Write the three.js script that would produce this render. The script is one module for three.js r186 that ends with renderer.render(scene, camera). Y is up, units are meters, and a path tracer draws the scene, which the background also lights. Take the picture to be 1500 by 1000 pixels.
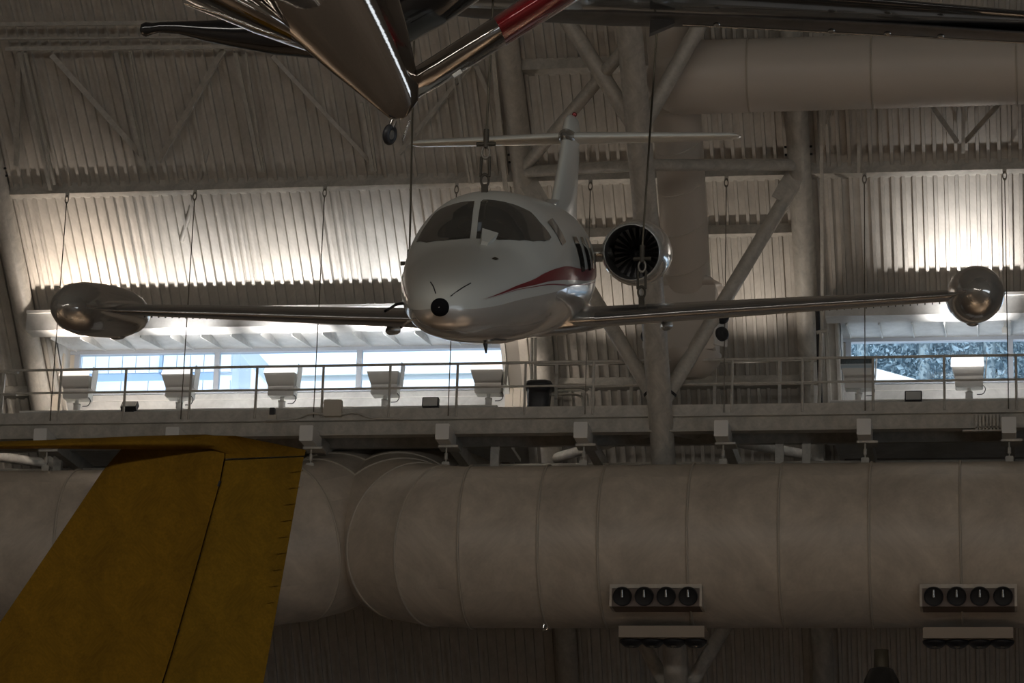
import * as THREE from 'three';
import { mergeGeometries, mergeVertices, toCreasedNormals } from 'three/addons/utils/BufferGeometryUtils.js';
import { RectAreaLightUniformsLib } from 'three/addons/lights/RectAreaLightUniformsLib.js';
import { TessellateModifier } from 'three/addons/modifiers/TessellateModifier.js';
import { ImprovedNoise } from 'three/addons/math/ImprovedNoise.js';
RectAreaLightUniformsLib.init();

// ---------------------------------------------------------------- camera, sky, sun, exposure
const scene = new THREE.Scene();
const V = (x, y, z) => new THREE.Vector3(x, y, z);
const D2R = Math.PI / 180;
const FOCAL = 4300, YAW = 9.9 * D2R, TILT = 16 * D2R, ROLL = 1.8 * D2R;
const FWD = V(-Math.sin(YAW) * Math.cos(TILT), Math.sin(TILT), -Math.cos(YAW) * Math.cos(TILT));
const EYE = V(0, 22.8, 0).addScaledVector(FWD, -76.8);
const R0 = FWD.clone().cross(V(0, 1, 0)).normalize(), U0 = R0.clone().cross(FWD);
const RIGHT = R0.clone().multiplyScalar(Math.cos(ROLL)).addScaledVector(U0, Math.sin(ROLL));
const UP = R0.clone().multiplyScalar(-Math.sin(ROLL)).addScaledVector(U0, Math.cos(ROLL));
const camera = new THREE.PerspectiveCamera(2 * Math.atan(500 / FOCAL) / D2R, 1.5, 0.5, 400);
camera.position.copy(EYE);
camera.up.copy(UP);
camera.lookAt(EYE.clone().add(FWD));
scene.add(camera);

const renderer = new THREE.WebGLRenderer({ antialias: true });
renderer.toneMapping = THREE.LinearToneMapping;
renderer.toneMappingExposure = 1.0;
renderer.shadowMap.enabled = true;

scene.background = new THREE.Color().setRGB(1.75, 1.85, 2.0);
const sun = new THREE.DirectionalLight(new THREE.Color(1, 0.96, 0.9), 3.4);
sun.position.set(-30, 90, 60); sun.target.position.set(0, 20, -10);
sun.castShadow = true; sun.shadow.mapSize.set(2048, 2048);
Object.assign(sun.shadow.camera, { left: -70, right: 70, top: 70, bottom: -70, near: 1, far: 250 });
scene.add(sun, sun.target);

// daylight windows on the far side of the hall behind the camera, and warm lamps under its roof
const HALL = {
  daylight: { color: new THREE.Color(1.0, 0.95, 0.87), power: 9.8, glow: 1.8 },
  lamp: { color: new THREE.Color(1.0, 0.84, 0.66), power: 320, glow: 3 },
  glazing: 1.1,
  uplight: { beam: 80, spill: 11, glow: 1.3 },
};

// ---------------------------------------------------------------- measuring helpers (pixels of the 1500 x 1000 photograph -> real points)
const dir = (px, py) => FWD.clone().addScaledVector(RIGHT, (px - 750) / FOCAL).addScaledVector(UP, (500 - py) / FOCAL);
const at = (px, py, z) => { const d = dir(px, py); return EYE.clone().addScaledVector(d, (z - EYE.z) / d.z); };
const deep = (px, py, depth) => EYE.clone().addScaledVector(dir(px, py), depth);
const YC = -17.7, ZC = 39.4, RV = 60;                                  // the vault is a cylinder
const arcZ = (y, r = RV) => ZC - Math.sqrt(r * r - (y - YC) * (y - YC));
const slopeZ = (y, k) => (y - 27.3) + k;
const rnd = (() => { let s = 1234567; return () => ((s = (s * 1103515245 + 12345) & 0x7fffffff) / 0x7fffffff); })();

// ---------------------------------------------------------------- materials
const noise = new ImprovedNoise();
function noiseTex(size, freqs, lo = 0, hi = 255, sx = 1, sy = 1) {
  const data = new Uint8Array(size * size * 4);
  for (let j = 0; j < size; j++) for (let i = 0; i < size; i++) {
    let v = 0, w = 0;
    freqs.forEach(([f, a], k) => {
      const u = i / size * 2 * Math.PI, q = j / size * 2 * Math.PI, r = f / (2 * Math.PI);
      v += a * noise.noise(Math.cos(u) * r * sx + k * 7.3, Math.sin(u) * r * sx + Math.cos(q) * r * sy, Math.sin(q) * r * sy + k * 3.1); w += a;
    });
    const g = Math.max(0, Math.min(255, lo + (hi - lo) * (0.5 + 0.8 * v / w)));
    const o = (j * size + i) * 4; data[o] = data[o + 1] = data[o + 2] = g; data[o + 3] = 255;
  }
  const t = new THREE.DataTexture(data, size, size); t.wrapS = t.wrapT = THREE.RepeatWrapping; t.magFilter = THREE.LinearFilter; t.minFilter = THREE.LinearMipmapLinearFilter; t.generateMipmaps = true; t.needsUpdate = true;
  return t;
}
const fineNoise = noiseTex(256, [[10, 1], [31, 0.7], [80, 0.5]]);
const toneMap = noiseTex(256, [[6, 1], [18, 0.6], [60, 0.4]], 205, 255); toneMap.colorSpace = THREE.SRGBColorSpace;
const fabricMap = noiseTex(256, [[4, 1], [14, 0.8], [45, 0.9]], 188, 255); fabricMap.colorSpace = THREE.SRGBColorSpace;
const rep = (t, n) => { const c = t.clone(); c.repeat.set(n, n); c.needsUpdate = true; return c; };
const toneCoarse = rep(toneMap, 0.25), toneFine = rep(toneMap, 0.9), bumpFine = rep(fineNoise, 1.5);
const col = (r, g, b) => new THREE.Color().setRGB(r, g, b);
const std = (c, roughness = 0.6, metalness = 0, extra = {}) => new THREE.MeshStandardMaterial({ color: c, roughness, metalness, ...extra });
const phy = (c, roughness, metalness, extra = {}) => new THREE.MeshPhysicalMaterial({ color: c, roughness, metalness, ...extra });
const M = {
  sheet: std(col(0.62, 0.58, 0.52), 0.5, 0.0, { map: toneCoarse, side: THREE.DoubleSide }),
  steel: std(col(0.60, 0.57, 0.51), 0.45, 0.0, { map: toneFine }),
  beam: std(col(0.55, 0.52, 0.46), 0.55, 0.0, { map: toneFine }),
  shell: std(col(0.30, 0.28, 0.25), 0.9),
  white: std(col(0.72, 0.71, 0.68), 0.45),
  whitePanel: std(col(0.68, 0.68, 0.66), 0.55, 0, { map: toneCoarse }),
  beige: std(col(0.55, 0.50, 0.42), 0.6),
  duct: std(col(0.66, 0.58, 0.48), 0.42, 0.0, { map: toneCoarse, bumpMap: rep(fineNoise, 0.35), bumpScale: 0.004 }),
  ductSeam: std(col(0.46, 0.41, 0.34), 0.5),
  nozzleFace: std(col(0.17, 0.13, 0.11), 0.6),
  lowBox: std(col(0.34, 0.28, 0.22), 0.6),
  spiral: std(col(0.56, 0.51, 0.45), 0.45, 0.0),
  frame: std(col(0.42, 0.46, 0.52), 0.5),
  glass: phy(col(0.86, 0.93, 0.99), 0.0, 0, { transmission: 1, thickness: 0, ior: 1.45 }),
  dark: std(col(0.012, 0.012, 0.014), 0.6),
  darkPlastic: std(col(0.02, 0.02, 0.023), 0.45),
  wire: std(col(0.10, 0.085, 0.06), 0.5, 0.5),
  rodWire: std(col(0.22, 0.2, 0.17), 0.5, 0.4),
  chain: std(col(0.05, 0.042, 0.03), 0.6, 0.2),
  paint: phy(col(0.60, 0.61, 0.57), 0.35, 0, { clearcoat: 0.6, clearcoatRoughness: 0.08 }),
  bellyPaint: phy(col(0.62, 0.58, 0.53), 0.22, 0.3, { clearcoat: 0.8, clearcoatRoughness: 0.06, bumpMap: rep(fineNoise, 0.8), bumpScale: 0.001, side: THREE.DoubleSide }),
  polished: phy(col(0.72, 0.70, 0.67), 0.13, 1.0, { bumpMap: rep(fineNoise, 0.8), bumpScale: 0.0015 }),
  satinMetal: phy(col(0.50, 0.49, 0.46), 0.26, 0.85),
  fan: phy(col(0.26, 0.26, 0.27), 0.45, 0.95),
  matteBlack: phy(col(0.01, 0.01, 0.011), 0.95, 0, { specularIntensity: 0.15 }),
  lens: std(col(0.5, 0.5, 0.48), 0.25),
  liner: phy(col(0.32, 0.31, 0.30), 0.35, 0.9, { side: THREE.DoubleSide }),
  boot: phy(col(0.30, 0.29, 0.28), 0.22, 0.85, { side: THREE.DoubleSide }),
  mirror: phy(col(0.80, 0.78, 0.76), 0.05, 1.0),
  darkGlass: phy(col(0.085, 0.08, 0.07), 0.06, 0, { clearcoat: 1, clearcoatRoughness: 0.03 }),
  red: phy(col(0.22, 0.012, 0.02), 0.35, 0, { clearcoat: 0.6, clearcoatRoughness: 0.1 }),
  redBand: phy(col(0.26, 0.014, 0.02), 0.18, 0.3, { clearcoat: 1, clearcoatRoughness: 0.05 }),
  black: phy(col(0.008, 0.008, 0.009), 0.16, 0, { clearcoat: 1, clearcoatRoughness: 0.06 }),
  blackRibbed: phy(col(0.03, 0.028, 0.026), 0.3, 0.2, { bumpMap: rep(fineNoise, 2), bumpScale: 0.004 }),
  flap: std(col(0.22, 0.2, 0.18), 0.5, 0.2, { map: toneFine }),
  yellow: phy(col(0.205, 0.108, 0.0065), 0.8, 0, { specularIntensity: 0.25, map: fabricMap }),
  yellowRudder: phy(col(0.21, 0.117, 0.008), 0.8, 0, { specularIntensity: 0.25, map: fabricMap, bumpMap: rep(fineNoise, 3), bumpScale: 0.003 }),
  facade: std(col(0.74, 0.83, 0.92), 0.6),
  band: std(col(0.30, 0.44, 0.66), 0.5),
  roofWhite: std(col(0.90, 0.92, 0.94), 0.7),
  leaf: std(col(0.24, 0.33, 0.39), 0.8, 0, { side: THREE.DoubleSide }),
  leaf2: std(col(0.30, 0.40, 0.46), 0.8, 0, { side: THREE.DoubleSide }),
  bark: std(col(0.34, 0.42, 0.46), 0.9),
  floor: std(col(0.27, 0.21, 0.16), 0.55, 0, { map: rep(toneMap, 0.1) }),
  ground: std(col(0.25, 0.3, 0.22), 0.9),
};

// ---------------------------------------------------------------- building helpers
const used = {};
const numbered = (n) => { const k = used[n] = (used[n] || 0) + 1; return k === 1 ? n : n + '_' + String(k - 1).padStart(3, '0'); };
function finish(m) { m.castShadow = true; m.receiveShadow = true; return m; }
function clean(g) {
  const q = g.index ? g.toNonIndexed() : g;
  for (const k of Object.keys(q.attributes)) if (k !== 'position' && k !== 'normal') q.deleteAttribute(k);
  if (!q.attributes.normal) q.computeVertexNormals();
  q.groups.length = 0;
  return q;
}
function metreUV(g) {                                                  // uv in metres on the face's main plane
  const p = g.attributes.position, n = p.count, uv = new Float32Array(n * 2);
  const a = V(), b = V(), c = V(), e = V();
  for (let i = 0; i < n; i += 3) {
    a.fromBufferAttribute(p, i); b.fromBufferAttribute(p, i + 1); c.fromBufferAttribute(p, i + 2);
    e.copy(b).sub(a).cross(c.clone().sub(a));
    const x = Math.abs(e.x), y = Math.abs(e.y), z = Math.abs(e.z);
    for (let k = 0; k < 3; k++) {
      const q = [a, b, c][k], o = (i + k) * 2;
      if (x > y && x > z) { uv[o] = q.z; uv[o + 1] = q.y; } else if (y > z) { uv[o] = q.x; uv[o + 1] = q.z; } else { uv[o] = q.x; uv[o + 1] = q.y; }
    }
  }
  g.setAttribute('uv', new THREE.BufferAttribute(uv, 2));
  return g;
}
function geom(list) { const a = (Array.isArray(list) ? list : [list]).map(clean); return metreUV(a.length > 1 ? mergeGeometries(a) : a[0]); }
function part(name, list, material, parent, label) {
  const m = finish(new THREE.Mesh(list.isBufferGeometry && list.attributes.uv && !list.index ? list : geom(list), material));
  m.name = name; if (label) m.userData.label = label; parent.add(m); return m;
}
function thing(name, label, category, group, pos) {
  const o = new THREE.Group(); o.name = numbered(name); o.userData = { label, category }; if (group) o.userData.group = group;
  if (pos) o.position.copy(pos);
  scene.add(o); return o;
}
function solo(name, list, material, label, category, group) {
  const m = part(numbered(name), list, material, scene); m.userData = { label, category }; if (group) m.userData.group = group; return m;
}
function struct(name, list, material, label, category = 'structure') {
  const m = part(numbered(name), list, material, scene); m.userData = { kind: 'structure', label, category }; return m;
}
function structGroup(name, label, category = 'structure') { const o = new THREE.Group(); o.name = numbered(name); o.userData = { kind: 'structure', label, category }; scene.add(o); return o; }
const box = (x0, x1, y0, y1, z0, z1) => new THREE.BoxGeometry(Math.abs(x1 - x0), Math.abs(y1 - y0), Math.abs(z1 - z0)).translate((x0 + x1) / 2, (y0 + y1) / 2, (z0 + z1) / 2);
function chamfer(w, h, d, r = 0.01) {                                   // box with rounded vertical outline, centred
  const s = new THREE.Shape(), a = w / 2 - r, b = h / 2 - r;
  s.moveTo(-a, -b - r); s.lineTo(a, -b - r); s.lineTo(a + r, -b); s.lineTo(a + r, b); s.lineTo(a, b + r); s.lineTo(-a, b + r); s.lineTo(-a - r, b); s.lineTo(-a - r, -b); s.closePath();
  return new THREE.ExtrudeGeometry(s, { depth: d - 2 * r, bevelEnabled: true, bevelThickness: r, bevelSize: 0, bevelSegments: 1 }).translate(0, 0, -d / 2 + r);
}
function bar(a, b, r, seg = 14, r2 = r) {
  const d = b.clone().sub(a), g = new THREE.CylinderGeometry(r2, r, d.length(), seg, 1);
  g.translate(0, d.length() / 2, 0); g.applyQuaternion(new THREE.Quaternion().setFromUnitVectors(V(0, 1, 0), d.normalize())); return g.translate(a.x, a.y, a.z);
}
function strip(a, b, w, t, face = V(0, 0, 1)) {                         // rectangular bar from a to b, width w seen from `face`
  const d = b.clone().sub(a), L = d.length(); d.normalize();
  const s = d.clone().cross(face).normalize(), f = s.clone().cross(d);
  const g = new THREE.BoxGeometry(w, L, t).translate(0, L / 2, 0);
  return g.applyMatrix4(new THREE.Matrix4().makeBasis(s, d, f)).translate(a.x, a.y, a.z);
}
function loft(rings, closed = true, caps = true) {                      // rings: arrays of Vector3 of one length
  const n = rings[0].length, pos = [], idx = [];
  rings.forEach((r) => r.forEach((p) => pos.push(p.x, p.y, p.z)));
  const m = closed ? n : n - 1;
  for (let i = 0; i + 1 < rings.length; i++) for (let j = 0; j < m; j++) {
    const a = i * n + j, b = i * n + (j + 1) % n, c = a + n, d = b + n; idx.push(a, c, b, b, c, d);
  }
  if (caps && closed) for (const e of [0, rings.length - 1]) {
    const c = rings[e].reduce((s, p) => s.add(p), V(0, 0, 0)).multiplyScalar(1 / n), k = pos.length / 3; pos.push(c.x, c.y, c.z);
    for (let j = 0; j < n; j++) { const a = e * n + j, b = e * n + (j + 1) % n; e ? idx.push(k, b, a) : idx.push(k, a, b); }
  }
  const g = new THREE.BufferGeometry(); g.setAttribute('position', new THREE.Float32BufferAttribute(pos, 3)); g.setIndex(idx); g.computeVertexNormals();
  return g;
}
const AF = [[1, 0.002], [0.85, 0.2], [0.65, 0.42], [0.45, 0.5], [0.28, 0.47], [0.14, 0.36], [0.06, 0.25], [0.02, 0.14], [0, 0]];
function airfoil(le, te, t, up, c0 = 0, c1 = 1, grow = 1) {              // closed ring of points; c0..c1 of the chord
  const top = [], low = [];
  for (const [c, h] of AF) {
    if (c < c0 - 1e-6 || c > c1 + 1e-6) continue;
    const p = le.clone().lerp(te, c);
    top.push(p.clone().addScaledVector(up, h * t * grow)); if (c > 0) low.push(p.clone().addScaledVector(up, -h * t * 0.85 * grow));
  }
  return [...top, ...low.reverse()];
}
const lathe = (pts, seg = 40) => new THREE.LatheGeometry(pts.map(([r, y]) => new THREE.Vector2(r, y)), seg);

// ================================================================ THE HALL
const pt = (x, a, r) => V(x, YC + r * Math.sin(a), ZC - r * Math.cos(a));
const ang = (y) => Math.asin((y - YC) / RV);
function arcSlab(x0, x1, a0, a1, rin, rout) {
  const n = Math.max(2, Math.ceil((a1 - a0) / 0.05)), rings = [];
  for (let i = 0; i <= n; i++) { const a = a0 + (a1 - a0) * i / n; rings.push([pt(x0, a, rin), pt(x1, a, rin), pt(x1, a, rout), pt(x0, a, rout)]); }
  return toCreasedNormals(loft(rings), 0.5);
}
const XL = -46, XR = 46, aFloor = ang(0), aSill = ang(21.9), aHead = ang(24.85), aEnd = Math.PI - aFloor;
const WIN = [[-13.85, -1.0], [8.32, 21.17]];
const wins2 = [[-42, -15], [-13, 14], [16, 43]];                         // daylight windows of the far side
{
  const g = structGroup('wall_back', 'curved vault wall behind the hanging jet, clad in ribbed off-white sheets', 'wall');
  const xs = [XL, WIN[0][0], WIN[0][1], WIN[1][0], WIN[1][1], XR];
  for (let i = 0; i < 5; i++) {
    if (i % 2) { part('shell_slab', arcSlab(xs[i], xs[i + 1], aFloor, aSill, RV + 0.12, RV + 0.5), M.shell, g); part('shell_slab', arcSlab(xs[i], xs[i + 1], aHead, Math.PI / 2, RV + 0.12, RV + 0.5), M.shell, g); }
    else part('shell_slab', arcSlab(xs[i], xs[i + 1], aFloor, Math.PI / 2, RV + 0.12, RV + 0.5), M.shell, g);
  }
  // ribbed sheets: four ribs a sheet, every sheet one mesh
  const P = 0.275, prof = [];
  for (let k = 0; k < 4; k++) prof.push([k * P, 0], [k * P + 0.165, 0], [k * P + 0.18, 0.085], [k * P + 0.26, 0.085]);
  prof.push([4 * P, 0]);
  const sheetGeo = (y0, y1, rows) => {
    const rings = [];
    for (let j = 0; j <= rows; j++) { const a = ang(y0) + (ang(y1) - ang(y0)) * j / rows; rings.push(prof.map(([x, d]) => pt(x, a, RV - d))); }
    return geom(toCreasedNormals(loft(rings, false), 0.3));
  };
  const levels = [
    [sheetGeo(24.6, 27.6, 3), (x) => true], [sheetGeo(27.6, 30.5, 3), () => true], [sheetGeo(30.5, 34.5, 4), () => true],
    [sheetGeo(20.4, 24.6, 3), (x) => (x > -1.1 && x < 8.0) || x < -13.9], [sheetGeo(9, 20.4, 6), () => true],
  ];
  for (const [geo, ok] of levels) for (let k = 0; k < 37; k++) {
    const x = -19.2 + k * 4 * P; if (!ok(x)) continue;
    part('ribbed_sheet', geo, M.sheet, g).position.x = x;
  }
}
struct('floor', box(XL, XR, -0.4, 0, arcZ(0) - 0.5, 97.5), M.floor, 'brown polished hall floor', 'floor');
{
  const g = structGroup('ceiling', 'upper vault of the hall over the camera', 'ceiling');
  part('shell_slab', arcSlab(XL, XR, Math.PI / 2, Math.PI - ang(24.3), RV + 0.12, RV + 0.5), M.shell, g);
  const h = structGroup('wall_front', 'far side of the vault with daylight windows', 'wall');
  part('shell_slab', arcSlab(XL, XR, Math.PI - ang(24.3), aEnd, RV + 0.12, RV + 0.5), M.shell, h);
  struct('wall_left', box(XL - 0.5, XL, -0.4, 42.8, arcZ(0) - 0.6, 97.6), M.shell, 'end wall of the hall', 'wall');
  struct('wall_right', box(XR, XR + 0.5, -0.4, 42.8, arcZ(0) - 0.6, 97.6), M.shell, 'end wall of the hall beyond the ducts', 'wall');
  const aw = Math.PI - ang(22.4);
  wins2.forEach(([a, b], i) => {
    const w = structGroup('window_3', 'long daylit window strip high on the far side of the hall', 'window');
    w.name = 'window_' + (3 + i);
    const c = pt((a + b) / 2, aw, RV - 0.05), inward = V(0, YC, ZC).sub(V(0, c.y, c.z)).setX(0).normalize();
    const pane = std(col(0.8, 0.85, 0.9), 0.4, 0, { emissive: HALL.daylight.color, emissiveIntensity: HALL.daylight.glow });
    const slab = new THREE.BoxGeometry(b - a, 2.2, 0.05); const q = new THREE.Matrix4().lookAt(V(0, 0, 0), inward.clone().negate(), V(0, 1, 0));
    slab.applyMatrix4(q); part('pane', slab.translate(c.x, c.y, c.z), pane, w);
    for (let k = 0; k <= 5; k++) { const mu = new THREE.BoxGeometry(0.2, 2.3, 0.12).applyMatrix4(q); part('mullion', mu.translate(a + (b - a) * k / 5, c.y, c.z), M.frame, w); }
    const L = new THREE.RectAreaLight(HALL.daylight.color, HALL.daylight.power, b - a, 2.2);
    L.position.copy(c).addScaledVector(inward, 0.2); L.lookAt(c.clone().add(inward)); scene.add(L);
  });
  const gw = structGroup('window_6', 'tall daylit glazing in the right end wall', 'window'), gz0 = 36, gz1 = 64, gy0 = 4.5, gy1 = 11.5;
  const cold = new THREE.Color(0.78, 0.89, 1.0), gp = std(col(0.8, 0.85, 0.9), 0.4, 0, { emissive: cold, emissiveIntensity: HALL.glazing });
  for (let k = 0; k < 8; k++) { const z0 = gz0 + (gz1 - gz0) * k / 8; part('pane', box(XR - 0.08, XR - 0.03, gy0, gy1, z0 + 0.12, z0 + (gz1 - gz0) / 8 - 0.12), gp, gw); part('mullion', box(XR - 0.18, XR - 0.02, gy0, gy1, z0 - 0.12, z0 + 0.12), M.frame, gw); }
  const GL = new THREE.RectAreaLight(cold, HALL.glazing, gz1 - gz0, gy1 - gy0); GL.position.set(XR - 0.3, (gy0 + gy1) / 2, (gz0 + gz1) / 2); GL.lookAt(XR - 5, (gy0 + gy1) / 2, (gz0 + gz1) / 2); scene.add(GL);
  // warm lamps on poles over the floor exhibits, below the picture
  for (const [x, z, d] of [[-22, 30, 'by the left end wall'], [-9, 42, 'under the left wing tip'], [7, 33, 'under the jet'], [22, 30, 'by the right end wall'], [14, 22, 'beside the big duct']]) {
    const t = thing('pole_lamp', 'warm downward floor-exhibit lamp on a pole ' + d, 'lamp', null, V(x, 0, z));
    part('base', lathe([[0, 0], [0.4, 0], [0.4, 0.05], [0.08, 0.12], [0, 0.12]], 24), M.steel, t);
    part('pole', bar(V(0, 0.1, 0), V(0, 6.1, 0), 0.05), M.steel, t);
    part('shade', lathe([[0.06, 6.15], [0.2, 6.1], [0.5, 5.85], [0.52, 5.83], [0.48, 5.84], [0.18, 6.05]]), M.white, t);
    part('diffuser', lathe([[0.07, 5.84], [0.46, 5.84], [0.46, 5.88], [0.07, 5.88]], 28), std(col(0.9, 0.8, 0.65), 0.5, 0, { emissive: HALL.lamp.color, emissiveIntensity: HALL.lamp.glow }), t);
    const s = new THREE.SpotLight(HALL.lamp.color, HALL.lamp.power, 0, 1.3, 0.5, 2); s.position.set(x + 0.25, 5.8, z); s.target.position.set(x + 0.25, 0, z); s.castShadow = true; s.shadow.radius = 10;
    scene.add(s, s.target);
  }
}

// ---------------------------------------------------------------- eaves beam, ledges, dormer windows
{
  const g = structGroup('trim_1', 'long painted steel beam across the vault above the lit sheets', 'beam');
  for (const [a, b] of [[-14.2, 0.0], [0.45, 7.3], [7.75, 22]]) {
    part('web', box(a, b, 27.26, 27.78, -0.34, -0.02), M.beam, g);
    part('flange', box(a, b, 27.2, 27.26, -0.5, 0.06), M.beam, g);
    part('upper_web', strip(V((a + b) / 2, 27.78, -0.06), V((a + b) / 2, 28.2, 0.5), b - a, 0.16, V(0, 0, 1)), M.beam, g);
  }
  part('web', box(-20, -14.6, 27.26, 27.78, -0.34, -0.02), M.beam, g);
  const g2 = structGroup('trim_2', 'upper purlin with thin flange high on the dark vault', 'beam');
  for (const [x0, y0, x1, y1, w, off] of [[8, 72, 600, 66, 6, 0.75], [0, 57, 420, 54, 3, 0.55], [-20, 36, 420, 32, 6, 0.8]]) {
    const p = (x, y) => { let z = 1.5; for (let i = 0; i < 12; i++) z = arcZ(at(x, y, z).y) + off; return at(x, y, z); };
    part('purlin', strip(p(x0, y0), p(x1, y1), w / 56, 0.06), M.beam, g2);
  }
  const g3 = structGroup('trim_3', 'horizontal girts crossing the ribbed wall between the truss tubes', 'beam');
  for (const [y, h] of [[29.35, 0.3], [26.05, 0.26], [22.75, 0.3], [19.2, 0.3], [12.4, 0.3]]) for (const [a, b] of [[0.45, 7.3], [-20, -14.7]]) part('girt', box(a, b, y, y + h, arcZ(y) - 0.1, arcZ(y + h) + 0.1), M.beam, g3);
  part('girt', box(-14.2, 0.1, 14.9, 15.3, arcZ(15) - 0.1, arcZ(15) + 0.25), M.beam, g3);
}
WIN.forEach(([a, b], wi) => {
  const lg = structGroup('trim_' + (4 + wi), wi ? 'projecting cream ledge over the right windows' : 'projecting cream ledge over the left windows', 'ledge');
  lg.name = 'trim_' + (4 + wi);
  part('fascia', box(a - 0.3, b + 0.3, 24.03, 24.58, -3.0, -2.32), M.whitePanel, lg);
  part('drip_edge', box(a - 0.3, b + 0.3, 24.52, 24.6, -2.34, -2.27), M.white, lg);
  part('roof_slab', box(a - 0.3, b + 0.3, 24.36, 24.85, -6.1, -2.98), M.whitePanel, lg);
  part('soffit', box(a, b, 24.30, 24.36, -5.5, -3.0), M.whitePanel, lg);
  for (let x = a + 0.2, k = 0; x < b; x += 0.866, k++) {                // gusset fins under the soffit
    const s = new THREE.Shape(); s.moveTo(0, 0); s.lineTo(2.3, 0); s.lineTo(2.3, -0.05); s.lineTo(0.1, -0.34); s.lineTo(0, -0.34);
    part('gusset', new THREE.ExtrudeGeometry(s, { depth: 0.03, bevelEnabled: false }).rotateY(Math.PI / 2).translate(x, 24.31, -3.02), M.whitePanel, lg);
  }
  // side cheeks
  for (const x of [a, b]) {
    const s = new THREE.Shape(); s.moveTo(-6.1, 21.0); s.lineTo(-6.1, 24.8); s.lineTo(-3.0, 24.8); s.lineTo(-3.9, 23.8); s.lineTo(-5.45, 22.1); s.lineTo(-5.45, 21.0);
    part('cheek', new THREE.ExtrudeGeometry(s, { depth: 0.12, bevelEnabled: false }).rotateY(-Math.PI / 2).translate(x + (x === a ? 0.0 : 0.12), 0, 0), M.whitePanel, lg);
  }
  // window wall
  const w = structGroup('window_' + (1 + wi), wi ? 'low wide window band looking out on trees' : 'low wide window band of three panes over the catwalk', 'window');
  w.name = 'window_' + (1 + wi);
  const zw = -5.5, y0 = 23.03, y1 = 24.3;
  const edge = [];
  part('knee_wall', box(a, b, 20.95, y0 - 0.04, zw - 0.15, zw + 0.05), M.whitePanel, w);
  for (let y = 21.6; y < 22.9; y += 0.3) part('siding_joint', box(a, b, y, y + 0.02, zw + 0.05, zw + 0.062), M.white, w);
  part('sill', box(a, b, y0 - 0.05, y0, zw - 0.15, zw + 0.12), M.frame, w);
  part('head_frame', box(a, b, y1 - 0.1, y1 + 0.05, zw - 0.15, zw + 0.1), M.frame, w);
  const cuts = wi ? [8.46, 12.86, 17.2, 21.1] : [-13.64, -9.48, -5.32, -1.1];
  for (let i = 0; i < cuts.length; i++) part('mullion', box(cuts[i] - 0.075, cuts[i] + 0.075, y0, y1, zw - 0.1, zw + 0.08), M.frame, w);
  for (let i = 0; i + 1 < cuts.length; i++) part('pane', box(cuts[i] + 0.06, cuts[i + 1] - 0.06, y0, y1, zw - 0.012, zw), M.glass, w);
  edge.push(box(a, cuts[0], y0, y1, zw - 0.1, zw + 0.04), box(cuts[cuts.length - 1], b, y0, y1, zw - 0.1, zw + 0.04));
  part('jamb', edge, M.beige, w);
});
// panels that close the window bays beside the truss tubes
{
  const g = structGroup('trim_6', 'pale upright panels closing the window bays', 'panel');
  part('panel', box(-14.45, -13.8, 21.25, 24.05, -4.9, -4.75), M.beige, g);
  for (let k = 0; k < 3; k++) part('panel', box(-1.0 + k * 0.22, -0.79 + k * 0.22, 21.25, 24.1, -5.0, -4.9), M.beige, g);
  part('panel', box(7.9, 8.35, 21.25, 24.1, -5.3, -5.15), M.whitePanel, g);
}

// ---------------------------------------------------------------- arch trusses
function chordPath(x, k, y0, y1, n, lift = 0) { const r = []; for (let i = 0; i <= n; i++) { const y = y0 + (y1 - y0) * i / n; r.push(V(x, y, k < 0.01 ? arcZ(y) + 0.42 + lift : arcZ(y) + k)); } return r; }
const along = (x, k, y) => V(x, y, arcZ(y) + k);
function tubePath(pts, r, seg = 24) { return new THREE.TubeGeometry(new THREE.CatmullRomCurve3(pts), pts.length * 4, r, seg, false); }
function archTruss(x0, label) {
  const t = thing('arch_truss', label, 'truss');
  const xl = x0 - 3.65, xr = x0 + 3.65, K = 6.75, kr = 0.42;
  part('chord', tubePath(chordPath(xl, 0, 2, 36, 24), 0.30), M.steel, t);
  part('chord', tubePath(chordPath(xr, 0, 2, 36, 24), 0.30), M.steel, t);
  part('chord', tubePath(chordPath(x0 + 0.1, K, 2, 33, 24), 0.315, 28), M.steel, t);
  const F = (y) => along(x0 + 0.1, K, y);
  for (const [x, s] of [[xl, -1], [xr, 1]]) {
    const Rr = (y) => along(x, kr, y);
    part('tie', bar(Rr(27.4), F(25.85), 0.15), M.steel, t);
    part('brace', bar(Rr(27.2), F(20.9), 0.19), M.steel, t);
    part('gusset_plate', strip(Rr(27.35), Rr(27.35).lerp(F(20.9), 0.14), 0.5, 0.06), M.steel, t);
    if (s < 0) part('brace', bar(Rr(27.45), F(28.1), 0.16), M.steel, t);
    part('brace', bar(Rr(32.4), F(26.45), 0.2), M.steel, t);
    part('tie', bar(Rr(21.1), F(20.45), 0.14), M.steel, t);
    part('clamp_band', bar(Rr(27.2).lerp(F(20.9), 0.93), Rr(27.2).lerp(F(20.9), 0.94), 0.2), M.dark, t);
    part('brace', bar(Rr(20.6), F(14.0), 0.19), M.steel, t);
    part('brace', bar(Rr(12.0), F(14.4), 0.17), M.steel, t);
    part('tie', bar(Rr(13.6), F(12.4), 0.14), M.steel, t);
    for (const y of [27.75, 27.6]) part('bolt', bar(along(x - 0.36, kr, y), along(x + 0.36, kr, y), 0.03), M.dark, t);
  }
  return t;
}
archTruss(3.85, 'tubular steel arch truss with three chords beside the jet engine');
archTruss(3.85 - 21.86, 'tubular steel arch truss beyond the left wing tip tank');

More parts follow.
